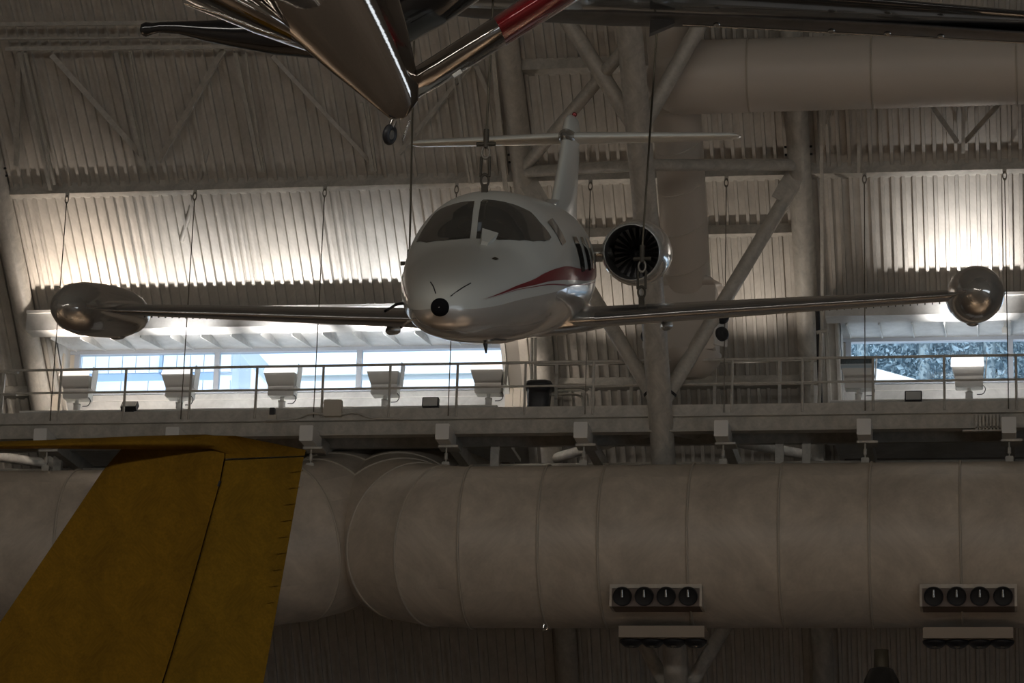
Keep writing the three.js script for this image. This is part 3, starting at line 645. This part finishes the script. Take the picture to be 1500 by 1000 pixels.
// ================================================================ THE HANGING JET
const S0 = 7.4;                                                          // local z = S0 - distance aft of the nose
const FT = [[0, .085, -.155, -.325, -.24], [.12, .19, -.06, -.41, -.24], [.35, .31, .02, -.47, -.23], [.8, .44, .14, -.535, -.2], [1.4, .57, .28, -.575, -.15], [1.95, .67, .42, -.605, -.12], [2.4, .745, .66, -.625, -.1], [2.9, .80, .85, -.64, -.08],
  [3.5, .835, .935, -.65, -.05], [4.5, .85, .945, -.65, -.03], [6, .83, .94, -.64, 0], [7.5, .74, .92, -.60, .04], [9, .6, .86, -.46, .1], [10.5, .43, .76, -.25, .2], [12, .24, .6, .04, .3], [13, .08, .45, .25, .35]];
function station(s) {
  let i = 0; while (i < FT.length - 2 && s > FT[i + 1][0]) i++;
  const n = FT.length, x = (j) => FT[j][0], sl = (j, c) => j === 0 ? (FT[1][c] - FT[0][c]) / (x(1) - x(0)) : j === n - 1 ? (FT[n - 1][c] - FT[n - 2][c]) / (x(n - 1) - x(n - 2)) : (FT[j + 1][c] - FT[j - 1][c]) / (x(j + 1) - x(j - 1));
  const h = x(i + 1) - x(i), t = (s - x(i)) / h, t2 = t * t, t3 = t2 * t;
  return [1, 2, 3, 4].map((c) => (2 * t3 - 3 * t2 + 1) * FT[i][c] + (t3 - 2 * t2 + t) * h * sl(i, c) + (3 * t2 - 2 * t3) * FT[i + 1][c] + (t3 - t2) * h * sl(i + 1, c));
}
function skin(s, deg, off = 0) {
  const [w, top, bot, yc] = station(s), c = Math.cos(deg * D2R), n = Math.sin(deg * D2R), p = 0.92;
  const q = V((w + off) * Math.sign(n) * Math.abs(n) ** p, yc + ((c > 0 ? top - yc : yc - bot) + off) * Math.sign(c) * Math.abs(c) ** p, S0 - s);
  return q;
}
function skinPatch(poly, off, step = 0.06, unit = 60) {                    // polygon in (station, degrees) laid on the fuselage
  const sh = new THREE.Shape(poly.map(([s, d]) => new THREE.Vector2(s, d / unit)));
  let g = new THREE.ShapeGeometry(sh).toNonIndexed(); g = new TessellateModifier(step, 8).modify(g);
  for (const k of Object.keys(g.attributes)) if (k !== 'position') g.deleteAttribute(k);
  const p = g.attributes.position;
  for (let i = 0; i < p.count; i++) { const q = skin(p.getX(i), p.getY(i) * unit, off); p.setXYZ(i, q.x, q.y, q.z); }
  g = mergeVertices(g, 1e-4); g.computeVertexNormals(); return g;
}
const jet = thing('business_jet', 'white twin-engine business jet hung nose-down with tip tanks and T-tail', 'airplane', null, V(7.239, 11.836, 40.234));
jet.rotation.order = 'YXZ'; jet.rotation.set(17.38 * D2R, 2.566 * D2R, 0.646 * D2R); jet.updateMatrixWorld(true);
{
  const SS = []; for (let s = 0; s <= 13.001; s += s < 0.4 ? 0.04 : s < 3.6 ? 0.1 : 0.25) SS.push(Math.min(s, 13)); if (SS[SS.length - 1] < 13) SS.push(13);
  const split = (s) => s < 0.4 ? 96 : s < 4 ? 96 - (s - 0.4) * 1.2 : 92;   // paint line between white top and polished belly
  const upper = loft(SS.map((s) => { const r = [], e = split(s); for (let k = 0; k <= 40; k++) r.push(skin(s, -e + 2 * e * k / 40)); return r; }), false);
  const lower = loft(SS.map((s) => { const r = [], e = split(s); for (let k = 0; k <= 32; k++) r.push(skin(s, e + (360 - 2 * e) * k / 32)); return r; }), false);
  M.paint.side = THREE.DoubleSide; M.polished.side = THREE.DoubleSide;
  const fus = part('fuselage', upper, M.paint, jet);
  part('belly', lower, M.bellyPaint, jet, 'glossy bare-looking belly');
  part('tail_cap', new THREE.SphereGeometry(0.1, 16, 10).translate(0, 0.35, S0 - 13), M.polished, jet);
  const cap = part('nose_cap', lathe([[0, 0.07], [0.035, 0.066], [0.065, 0.05], [0.085, 0.015], [0.088, -0.03]], 32).rotateX(Math.PI / 2).translate(0, -0.24, S0 + 0.0), M.matteBlack, jet, 'black nose cap');
  part('cap_screw', new THREE.SphereGeometry(0.008, 8, 6).translate(0, -0.24, S0 + 0.07), M.satinMetal, cap);
  // windshield
  const L = part('windshield_pane', skinPatch([[1.936, 1.4], [2.758, -1.9], [2.773, -9], [2.79, -19.3], [2.842, -28.3], [2.823, -33], [2.667, -37.7], [2.519, -44.1], [2.369, -49.9], [2.107, -36.7], [1.97, -19.2], [1.934, -7.3]], 0.006), M.darkGlass, jet, 'dark windshield pane');
  const R = part('windshield_pane', skinPatch([[1.939, 6], [2.303, 3.7], [2.732, 1.8], [2.799, 2.9], [2.813, 10.7], [2.845, 20.6], [2.917, 30.9], [2.986, 37.4], [2.96, 47], [3.022, 56.5], [3.031, 60.1], [2.887, 60.8], [2.69, 59.1], [2.381, 51.9], [2.175, 41.1], [2.002, 24.3]], 0.006), M.darkGlass, jet, 'dark windshield pane');
  for (const sgn of [-1, 1]) {
    part('side_window', skinPatch([[3.3, 50], [3.8, 48], [3.85, 66], [3.45, 68]].map(([s, d]) => [s, d * sgn]), 0.006), M.darkGlass, jet);
    for (const s of [4.7, 5.6, 6.5]) part('cabin_window', skinPatch([[s, 62], [s + 0.45, 62], [s + 0.5, 68], [s + 0.48, 80], [s + 0.42, 85], [s, 85]].map(([a, d]) => [a, d * sgn]), 0.006), M.darkGlass, jet);
  }
  part('air_scoop', toCreasedNormals(loft([[skin(2.03, 9, 0.075), skin(2.0, 22, 0.07), skin(1.98, 22, 0.0), skin(2.0, 9, 0.0)], [skin(1.8, 12, 0.035), skin(1.79, 18, 0.03), skin(1.77, 18, 0), skin(1.78, 12, 0)]]), 0.4), M.paint, jet);
  // red cheat line with a fine line under it, both sides
  for (const sgn of [-1, 1]) {
    part('red_stripe', skinPatch([[0.42, 81], [1.3, 78.3], [2.2, 78], [3.4, 80.5], [5, 84], [7, 84], [9.5, 80], [9.5, 90], [7, 92], [5, 90], [3.4, 88], [2.2, 84.5], [1.3, 81.8]].map(([s, d]) => [s, d * sgn]), 0.005, 0.12), M.red, jet, 'dark red stripe');
    part('pin_line', skinPatch([[0.42, 82], [1.3, 82.8], [2.2, 86], [3.4, 90.2], [5, 92.5], [7, 94], [7, 94.7], [5, 93.2], [3.4, 90.9], [2.2, 86.7], [1.3, 83.4]].map(([s, d]) => [s, d * sgn]), 0.005, 0.12), M.red, jet);
  }
  // nose details
  const line = (pts, r, m) => part('nose_seam', tubePath(pts.map(([s, d]) => skin(s, d, 0.002)), r, 6), m, jet);
  line([[0.05, -17], [0.16, -20], [0.32, -24]], 0.006, M.dark); line([[0.05, 42], [0.2, 42], [0.42, 42]], 0.006, M.dark);
  part('access_panel', skinPatch([[1.35, 32], [1.45, 33], [1.44, 38], [1.36, 37]], 0.006), M.wire, jet);
  part('pitot_probe', tubePath([skin(1.35, -96), skin(1.33, -96, 0.07), skin(1.3, -97, 0.1), skin(1.0, -98, 0.2)], 0.014, 8), M.dark, jet);
  part('pitot_probe', tubePath([skin(1.0, -118), skin(0.98, -118, 0.05), skin(0.85, -119, 0.12)], 0.012, 8), M.polished, jet);
  part('blade_antenna', toCreasedNormals(loft([[V(-0.012, -0.62, S0 - 3.0), V(0.012, -0.62, S0 - 3.0), V(0.012, -0.62, S0 - 3.25), V(-0.012, -0.62, S0 - 3.25)], [V(-0.004, -0.75, S0 - 3.15), V(0.004, -0.75, S0 - 3.15), V(0.004, -0.75, S0 - 3.22), V(-0.004, -0.75, S0 - 3.22)]]), 0.4), M.dark, jet);
  part('belly_door', skinPatch([[2.0, 160], [3.2, 160], [3.2, 172], [2.0, 172]], 0.012), M.polished, jet);
  // wing root fairing
  part('wing_fairing', loft([[0, 5.2, 0.02], [0.12, 5.5, 0.6], [0.4, 6.3, 0.95], [0.7, 7.4, 1.0], [0.92, 8.6, 0.75], [1, 9.4, 0.1]].map(([_, s, k]) => [...Array(28)].map((__, i) => { const a = i / 28 * Math.PI * 2; return V(Math.cos(a) * 1.02 * k * (s > 5.4 ? 1 : 0.6), -0.46 + Math.sin(a) * 0.2 * (0.4 + 0.6 * k), S0 - s); }))), M.polished, jet);
  // wings
  const up = V(0, 1, 0);
  for (const sgn of [-1, 1]) {
    const sec = (x) => { const f = (x - 0.5) / 4.5; return { le: V(sgn * x, -0.45 + (x - 0.5) * 0.0437, S0 - (5.45 + 1.1 * f)), te: V(sgn * x, -0.47 + (x - 0.5) * 0.0437, S0 - (8.1 - 0.1 * f)), t: 0.27 - 0.13 * f }; };
    const xs = [0.3, 0.9, 2, 3.5, 5.0];
    const wing = part('wing', loft(xs.map((x) => { const q = sec(x), r = airfoil(q.le, q.te, q.t, up); return sgn > 0 ? r : r.reverse(); })), M.satinMetal, jet);
    part('leading_edge', loft(xs.slice(1).map((x) => { const q = sec(x), o = V(0, 0, 0.012), r = airfoil(q.le.clone().add(o), q.te, q.t, up, 0, 0.14, 1.03); return sgn > 0 ? r : r.reverse(); }), false), M.boot, wing, 'dull polished leading edge');
    const pin = geom(box(-0.006, 0.006, -0.085, -0.01, -0.02, 0.02));
    for (let k = 0; k < 26; k++) { const q = sec(2.7 + k * 0.085); part('vortex_generator', pin, M.dark, wing).position.copy(q.le.clone().lerp(q.te, 0.8)); }
    const fl = sec(1.6).le.clone().lerp(sec(1.6).te, 0.55);
    part('flap_fairing', loft([[0, 0.01], [0.3, 0.06], [0.7, 0.06], [1, 0.01]].map(([u, r]) => [...Array(10)].map((_, i) => V(fl.x + Math.cos(i / 10 * 6.283) * r, fl.y - 0.14 + Math.sin(i / 10 * 6.283) * r, fl.z + 0.5 - u)))), M.satinMetal, wing);
    // tip tank
    const prof = [[0, 1.62], [0.07, 1.6], [0.15, 1.52], [0.23, 1.35], [0.285, 1.1], [0.312, 0.75], [0.318, 0.2], [0.316, -0.4], [0.3, -0.9], [0.25, -1.35], [0.16, -1.75], [0.06, -2.05], [0, -2.1]];
    const tx = sgn * 5.12, ty = -0.27, tz = S0 - 7.1;
    const tank = part('tip_tank', lathe(prof.slice().reverse(), 48).rotateX(Math.PI / 2 - 2.4 * D2R).translate(tx, ty, tz), M.mirrorTank || (M.mirrorTank = phy(col(0.46, 0.44, 0.41), 0.13, 0.7, { clearcoat: 0.6, clearcoatRoughness: 0.03 })), jet);
    part('tank_fin', toCreasedNormals(loft([[V(tx + sgn * 0.2, ty + 0.02, tz - 1.1), V(tx + sgn * 0.2, ty - 0.02, tz - 1.1), V(tx + sgn * 0.12, ty - 0.01, tz - 1.8), V(tx + sgn * 0.12, ty + 0.01, tz - 1.8)], [V(tx + sgn * 0.42, ty + 0.01, tz - 1.6), V(tx + sgn * 0.42, ty - 0.01, tz - 1.6), V(tx + sgn * 0.42, ty - 0.005, tz - 1.9), V(tx + sgn * 0.42, ty + 0.005, tz - 1.9)]]), 0.4), M.satinMetal, tank);
    part('drain_fairing', new THREE.SphereGeometry(1, 20, 12).scale(0.08, 0.05, 0.26).translate(tx, ty - 0.315, tz - 0.75), M.satinMetal, tank);
    part('nav_light', new THREE.SphereGeometry(0.035, 12, 8).translate(tx + sgn * 0.3, ty + 0.04, tz + 0.7), M.glass, tank);
    // engine
    const ex = sgn * 1.1, ey = 0.31, ez = S0 - 8.0;
    const nac = part('engine_nacelle', lathe([[0.27, -2.45], [0.3, -2.4], [0.37, -1.7], [0.405, -1.1], [0.405, -0.6], [0.385, -0.25], [0.352, -0.05], [0.342, 0.0], [0.332, 0.012], [0.326, 0.012]], 48).rotateX(Math.PI / 2).translate(ex + sgn * 0.03, ey, ez), M.paintGloss || (M.paintGloss = phy(col(0.52, 0.52, 0.50), 0.2, 0.2, { clearcoat: 1, clearcoatRoughness: 0.04, side: THREE.DoubleSide })), jet);
    part('inlet_liner', lathe([[0.326, 0.012], [0.318, -0.02], [0.312, -0.3], [0.31, -0.95]], 40).rotateX(Math.PI / 2).translate(ex + sgn * 0.03, ey, ez), M.liner, nac);
    const fc = V(ex + sgn * 0.03, ey, ez - 0.85), blades = [];
    for (let k = 0; k < 22; k++) blades.push(new THREE.BoxGeometry(0.055, 0.22, 0.006).rotateY(0.7).translate(0, 0.2, 0).rotateZ(k / 22 * Math.PI * 2).translate(fc.x, fc.y, fc.z));
    part('fan', blades, M.fan, nac);
    part('fan_disc', new THREE.CylinderGeometry(0.31, 0.31, 0.03, 36).rotateX(Math.PI / 2).translate(fc.x, fc.y, fc.z - 0.06), M.fan, nac);
    part('spinner', lathe([[0.1, 0], [0.085, 0.09], [0.04, 0.18], [0, 0.2]], 20).rotateX(Math.PI / 2).translate(fc.x, fc.y, fc.z), M.fan, nac);
    part('tail_pipe', lathe([[0.26, -2.45], [0.24, -2.7], [0.22, -2.7], [0.2, -2.3]], 30).rotateX(Math.PI / 2).translate(ex + sgn * 0.03, ey, ez), M.dark, nac);
    part('pylon', loft([0.5, 0.85].map((x) => { const r = airfoil(V(sgn * x, ey + 0.0, ez - 0.3), V(sgn * x, ey + 0.0, ez - 2.0), 0.24, up); return sgn > 0 ? r : r.reverse(); })), M.satinMetal, nac);
    part('intake_drain', new THREE.SphereGeometry(0.02, 8, 6).translate(ex + sgn * 0.31, ey - 0.2, ez - 0.1), M.dark, nac);
  }
  // tail
  const fx = V(1, 0, 0);
  const fin = part('fin', loft([[0.6, 9.2, 12.6, 0.3], [1.0, 9.9, 12.7, 0.26], [1.6, 11.0, 12.9, 0.23], [2.0, 11.55, 13.0, 0.22], [2.13, 11.7, 12.95, 0.17], [2.19, 12.0, 12.8, 0.06]].map(([y, a, b, t]) => airfoil(V(0, y, S0 - a), V(0, y, S0 - b), t, fx))), M.paint, jet);
  part('dorsal_fillet', loft([[0.84, 8.2, 9.6, 0.02], [0.9, 8.6, 9.9, 0.16], [1.0, 9.3, 10.4, 0.13]].map(([y, a, b, t]) => airfoil(V(0, y, S0 - a), V(0, y, S0 - b), t, fx))), M.paint, fin);
  part('bullet', lathe([[0, 0.75], [0.05, 0.7], [0.1, 0.5], [0.115, 0.1], [0.1, -0.6], [0, -1.0]], 28).rotateX(Math.PI / 2).translate(0, 1.88, S0 - 12), M.satinMetal, fin);
  part('beacon', new THREE.SphereGeometry(0.035, 12, 8).translate(0.03, 2.21, S0 - 12.4), M.redBand, fin);
  for (const sgn of [-1, 1]) {
    const tp = [[0.02, 11.55, 13.0, 0.17], [1.2, 11.95, 13.0, 0.135], [2.1, 12.25, 13.0, 0.1], [2.2, 12.32, 12.95, 0.06], [2.235, 12.5, 12.9, 0.015]];
    const st = part('tailplane', loft(tp.map(([x, a, b, t]) => { const r = airfoil(V(sgn * x, 1.88, S0 - a), V(sgn * x, 1.87, S0 - b), t, up); return sgn > 0 ? r : r.reverse(); })), M.paint, jet);
    part('leading_edge', loft(tp.slice(0, 4).map(([x, a, b, t]) => { const r = airfoil(V(sgn * x, 1.88, S0 - a + 0.008), V(sgn * x, 1.87, S0 - b), t, up, 0, 0.06, 1.04); return sgn > 0 ? r : r.reverse(); }), false), M.paint, st);
  }
  // lifting lugs
  part('lifting_lug', box(-0.03, 0.03, 0.9, 1.0, S0 - 3.35, S0 - 3.25), M.chain, jet);
  part('lifting_lug', box(1.32, 1.38, -0.36, -0.2, S0 - 6.6, S0 - 6.5), M.chain, jet);
  part('lifting_lug', box(-1.38, -1.32, -0.36, -0.2, S0 - 6.6, S0 - 6.5), M.chain, jet);
}
function cable(local, lean, label) {
  const a = V(...local).applyMatrix4(jet.matrixWorld), t = thing('suspension_cable', label, 'cable', null, a);
  const link = (y, h, turn) => new THREE.TorusGeometry(0.055, 0.016, 8, 18).scale(0.75, h, 1).rotateY(turn).translate(0, y, 0);
  part('shackle', link(0.06, 1.2, 0.3), M.chain, t);
  part('long_link', [bar(V(-0.045, 0.1, 0), V(-0.045, 0.32, 0), 0.014, 8), bar(V(0.045, 0.1, 0), V(0.045, 0.32, 0), 0.014, 8)], M.chain, t);
  part('ring', link(0.37, 1.2, 0), M.rodWire, t);
  part('clevis', [bar(V(-0.1, 0.46, 0), V(0.1, 0.46, 0), 0.025, 8), bar(V(0, 0.42, 0), V(0, 0.62, 0), 0.03, 8)], M.chain, t);
  const top = 40 - a.y; part('rope', bar(V(0, 0.6, 0), V(lean * top, top, 0), 0.012, 8), M.wire, t);
}
cable([0, 0.98, S0 - 3.3], 0.015, 'dark steel cable and chain lifting the nose of the jet');
cable([1.35, -0.22, S0 - 6.55], 0.045, 'dark steel cable and chain holding the wing beside the engine inlet');
cable([-1.35, -0.22, S0 - 6.55], -0.02, 'dark steel cable holding the wing beside the cockpit');

// ================================================================ NEARER AIRCRAFT AROUND THE FRAME
const lens = (px, py, depth) => deep(px, py, depth);
function ringAt(cx, cy, depth, rx, ry, tiltDeg, n = 36, sink = 0) {            // ring whose outline is an ellipse facing the run of the body
  return [...Array(n)].map((_, i) => { const a = i / n * Math.PI * 2, u = Math.cos(a) * rx, w = Math.sin(a) * ry, c = Math.cos(tiltDeg * D2R), s = Math.sin(tiltDeg * D2R); return lens(cx, cy, depth).addScaledVector(RIGHT, u * c).addScaledVector(UP, u * s).addScaledVector(FWD, -w + sink); });
}
{ // polished tail of an aircraft, tail wheel down
  const t = thing('polished_airplane', 'polished bare-metal airplane tail with red stabilizer band and tail wheel', 'airplane');
  const d = 25, m = d / FOCAL;
  const body = [[593, 172, 4, 2], [592, 160, 25, 14], [583, 140, 36, 26], [565, 110, 49, 38], [540, 70, 66, 56], [508, 20, 84, 76], [470, -40, 106, 98], [380, -180, 150, 140]];
  const squarish = (cx, cy, rx, ry) => [...Array(48)].map((_, i) => {         // rounded-box section turned so one soft edge faces the hall
    const a = i / 48 * Math.PI * 2, c = Math.cos(a), n = Math.sin(a), q = Math.pow(Math.abs(c) ** 3.4 + Math.abs(n) ** 3.4, -1 / 3.4), w = 0.42;
    const u = (c * Math.cos(w) - n * Math.sin(w)) * q * rx, v = (c * Math.sin(w) + n * Math.cos(w)) * q * ry * 1.1;
    return lens(cx, cy, d).addScaledVector(RIGHT, u * Math.cos(33 * D2R)).addScaledVector(UP, u * Math.sin(33 * D2R)).addScaledVector(FWD, -v);
  });
  part('tail_cone', loft(body.map(([x, y, a, b]) => squarish(x, y, a * m * 0.9, b * m * 0.9))), M.polishedTail || (M.polishedTail = phy(col(0.46, 0.43, 0.40), 0.1, 1, { bumpMap: rep(fineNoise, 1.2), bumpScale: 0.001 })), t);
  const stab = (pts, depth0, depth1, name) => part(name, loft(pts.map(([x, y, a, th], i) => { const dd = depth0 + (depth1 - depth0) * i / (pts.length - 1); const nrm = UP.clone().multiplyScalar(Math.cos(33 * D2R)).addScaledVector(RIGHT, -Math.sin(33 * D2R)).normalize(); const c = lens(x, y, dd); return airfoil(c.clone().addScaledVector(FWD, -a * m).addScaledVector(nrm, 0), c.clone().addScaledVector(FWD, a * m), th * m, nrm); })), M.polishedTail, t);
  const rb = (pts, name, mat) => part(name, loft(pts.map(([x, y, th, ch]) => { const nrm = UP.clone().multiplyScalar(Math.cos(28 * D2R)).addScaledVector(RIGHT, -Math.sin(28 * D2R)).normalize(); return [...Array(28)].map((_, i) => { const a = i / 28 * Math.PI * 2; return lens(x, y, d + 0.1).addScaledVector(nrm, Math.sin(a) * th * m).addScaledVector(FWD, Math.cos(a) * ch * m + 0.3); }); })), mat, t);
  rb([[600, 122, 20, 70], [640, 98, 21, 75], [731, 41, 22, 75]], 'stabilizer', M.polishedTail);
  rb([[731, 41, 22.4, 75.5], [800, -3, 23, 75], [860, -40, 23, 75]], 'red_band', M.redBand);
  rb([[860, -40, 23, 75], [1000, -128, 23, 70]], 'stabilizer_tip', M.polishedTail);
  part('hinge_bracket', toCreasedNormals(bar(lens(664, 112, 24.8), lens(676, 104, 24.8), 0.02, 6), 0.4), M.white, t);
  // the other stabilizer, seen from below
  const nrm2 = UP.clone().multiplyScalar(0.92).addScaledVector(RIGHT, 0.38).addScaledVector(FWD, 0.25).normalize();
  part('stabilizer', loft([[455, 70, 6, 40], [430, 48, 20, 90], [380, 20, 30, 130], [300, -22, 34, 140], [180, -80, 32, 130], [60, -140, 26, 120]].map(([x, y, th, ch]) => [...Array(28)].map((_, i) => { const a = i / 28 * Math.PI * 2; return lens(x, y, d + 0.25).addScaledVector(nrm2, Math.sin(a) * th * m).addScaledVector(FWD, Math.cos(a) * ch * m); }))), M.polishedTail, t);
  part('root_fillet', loft([[432, 62, 1], [405, 54, 9], [370, 42, 12], [325, 24, 10], [270, 6, 2]].map(([x, y, r]) => ringAt(x, y, d - 0.75, r * m * 0.6, r * m * 3, 118, 16))), M.mirror, t);
  const w = lens(571, 197, d);
  const fork = part('tail_wheel_fork', [bar(lens(577, 176, d), lens(573, 186, d), 0.03, 10), bar(lens(590, 205, d), lens(600, 176, d), 0.008, 6)], M.polished, t);
  part('tail_wheel', new THREE.TorusGeometry(0.062, 0.03, 12, 28).rotateY(1.3).translate(0, 0, 0).rotateZ(-0.25).translate(w.x, w.y, w.z), M.darkPlastic, fork);
  part('wheel_hub', new THREE.CylinderGeometry(0.05, 0.05, 0.04, 20).rotateX(Math.PI / 2).rotateY(1.3).rotateZ(-0.25).translate(w.x, w.y, w.z), M.satinMetal, fork);
}
{ // black aircraft behind it
  const t = thing('black_airplane', 'glossy black airplane hanging behind the polished tail, with a long dark wing', 'airplane');
  const d = 31, m = d / FOCAL;
  const rows = [[205, 43, 2], [207, 43, 8], [214, 43, 11], [223, 42, 8.5], [234, 40, 8], [262, 40.5, 9.5], [300, 45, 15], [340, 48, 20.5], [400, 50, 30], [460, 42, 44], [520, 32, 56], [580, 8, 66], [650, -40, 76], [740, -110, 84]];
  part('fuselage', loft(rows.map(([x, y, r]) => ringAt(x, y, d, r * m, r * m, 90))), M.black, t);
  const piv = [];
  for (let k = 0; k < 9; k++) piv.push(new THREE.TorusGeometry((8 + k * 2.2) * m, 0.012, 6, 24).rotateY(Math.PI / 2 - YAW).translate(...lens(262 + k * 14, 42 + k * 0.6, d).toArray()));
  const wingRing = (x, y, th, ch, dd) => [...Array(28)].map((_, i) => { const a = i / 28 * Math.PI * 2; const s = Math.sin(a), c = Math.cos(a); return lens(x, y, dd).addScaledVector(UP, s * th * m).addScaledVector(FWD, c * ch * m + s * ch * m * -0.25); });
  part('wing', loft([[560, -24, 24, 150, 31.5], [700, -14, 22, 150, 31.6], [900, -4, 21, 145, 31.8], [1100, 8, 19, 140, 32], [1300, 23, 16, 135, 32.2], [1500, 38, 13, 130, 32.4], [1700, 54, 10, 120, 32.6]].map((r) => wingRing(...r))), M.black, t);
  part('flap', loft([[640, 8, 11], [700, 12, 14], [900, 24, 13], [1050, 29, 9], [1300, 42, 8], [1500, 55, 6], [1700, 66, 5]].map(([x, y, th]) => [...Array(16)].map((_, i) => { const a = i / 16 * Math.PI * 2; return lens(x, y, 32.4).addScaledVector(UP, Math.sin(a) * th * m).addScaledVector(FWD, Math.cos(a) * 70 * m); }))), M.flap, t, 'dull grey-brown flap under the wing');
  part('flap_edge', bar(lens(1000, 36, 31.9), lens(1700, 73, 32.1), 0.012, 8), M.polished, t);
  for (const [x, y] of [[1050, 36], [1218, 45], [1300, 49], [1378, 53]]) part('hinge', new THREE.SphereGeometry(0.03, 12, 8).scale(1.4, 0.9, 1).translate(...lens(x, y, 31.85).toArray()), M.satinMetal, t);
  const bk = new THREE.Shape(); bk.moveTo(0, 0); bk.lineTo(0.27, 0.13); bk.lineTo(0.27, 0.16); bk.lineTo(0, 0.16);
  const bp = lens(951, 54, 32); part('wing_bracket', new THREE.ExtrudeGeometry(bk, { depth: 0.1, bevelEnabled: false }).rotateY(YAW).translate(bp.x, bp.y, bp.z), M.flap, t);
  part('rope', bar(lens(400, 20, d), lens(400, 20, d).setY(40), 0.015, 8), M.wire, t);
}
{ // yellow T-tail in the lower corner
  const t = thing('yellow_airplane_tail', 'mustard yellow airplane fin and rudder with dark hinge gap, rising in front of the ducts', 'airplane tail');
  const d = 30, m = d / FOCAL;
  const row = (xa, ya, xb, yb, th, c0, c1) => airfoil(lens(xa, ya, d + 0.35), lens(xb, yb, d - 0.25), th * m, FWD.clone().negate(), c0, c1);
  // fin box: leading edge to hinge line; closed shape with a blunt rear
  const blunt = (xa, ya, xb, yb, th) => { const a = lens(xa, ya, d + 0.35), b = lens(xb, yb, d), n = FWD.clone().negate(), f = [], k = []; for (const [c, h] of [[1, 0.5], [0.75, 0.5], [0.5, 0.46], [0.28, 0.38], [0.12, 0.26], [0.04, 0.14], [0, 0]]) { const p = a.clone().lerp(b, c); f.push(p.clone().addScaledVector(n, h * th * m)); if (c > 0) k.push(p.clone().addScaledVector(n, -h * th * m)); } return [...f, ...k.reverse()]; };
  part('fin', toCreasedNormals(loft([[-160, 1180, 181, 1180, 44], [-10, 926, 254.5, 950, 42], [76, 800, 294.5, 810, 38], [150, 690, 322.5, 708, 34], [178, 657, 330, 668, 30], [181, 650, 330, 660, 24]].map((r) => blunt(...r))), 0.7), M.yellow, t);
  const rud = (xa, ya, xb, yb, th) => { const a = lens(xa, ya, d), b = lens(xb, yb, d - 0.25), n = FWD.clone().negate(), f = [], k = []; for (const [c, h] of [[1, 0.03], [0.6, 0.22], [0.25, 0.42], [0.04, 0.47], [0, 0.4]]) { const p = a.clone().lerp(b, c); f.push(p.clone().addScaledVector(n, h * th * m)); k.push(p.clone().addScaledVector(n, -h * th * m)); } return [...f, ...k.reverse()]; };
  part('rudder', toCreasedNormals(loft([[185, 1180, 352, 1180, 42], [255.5, 950, 395, 950, 40], [295.5, 810, 420, 810, 36], [323.5, 708, 438, 708, 33], [330.5, 674, 445, 669, 30]].map((r) => rud(...r))), 0.7), M.yellowRudder, t);
  part('fin_cap', toCreasedNormals(loft([[330, 671, 446, 667, 28], [331, 664, 448, 659, 28], [290, 650, 400, 649, 24], [285, 640, 365, 642, 14], [295, 637, 345, 638, 4]].map((r) => rud(...r))), 0.7), M.yellow, t);
  const sr = (x, y, th, ch, dd) => [...Array(24)].map((_, i) => { const a = i / 24 * Math.PI * 2; return lens(x, y, dd).addScaledVector(UP, Math.sin(a) * th * m).addScaledVector(FWD, Math.cos(a) * ch * m); });
  part('stabilizer', loft([[-220, 652, 5, 40, d + 0.6], [-60, 653, 5, 40, d + 0.5], [60, 650.5, 6, 42, d + 0.4], [150, 649, 8.5, 44, d + 0.3], [210, 648, 10, 46, d + 0.25], [300, 648, 12, 46, d + 0.2], [360, 652, 10, 40, d + 0.15], [430, 660, 4, 24, d + 0.1]].map((r) => sr(...r))), M.yellow, t);
  for (const [x, y] of [[321, 708], [291, 816], [261, 925]]) part('hinge', bar(lens(x - 1.5, y + 4, d - 0.11), lens(x + 1.5, y - 4, d - 0.11), 0.013, 10), M.dark, t);
  part('hinge_post', bar(lens(185.5, 1160, d + 0.02), lens(329.5, 680, d + 0.02), 0.03, 10), M.dark, t);
  for (let k = 0; k < 9; k++) part('rib_tape', strip(lens(424 - k * 4.2, 690 + k * 24, d - 0.262), lens(444 - k * 5.3, 689 + k * 24, d - 0.262), 0.008, 0.004, FWD.clone().negate()), M.yellowRudder, t);
  part('support_post', bar(V(lens(120, 1180, d).x, 0, lens(120, 1180, d).z), lens(120, 1180, d), 0.1, 14), M.wire, t);
}
renderer.render(scene, camera);
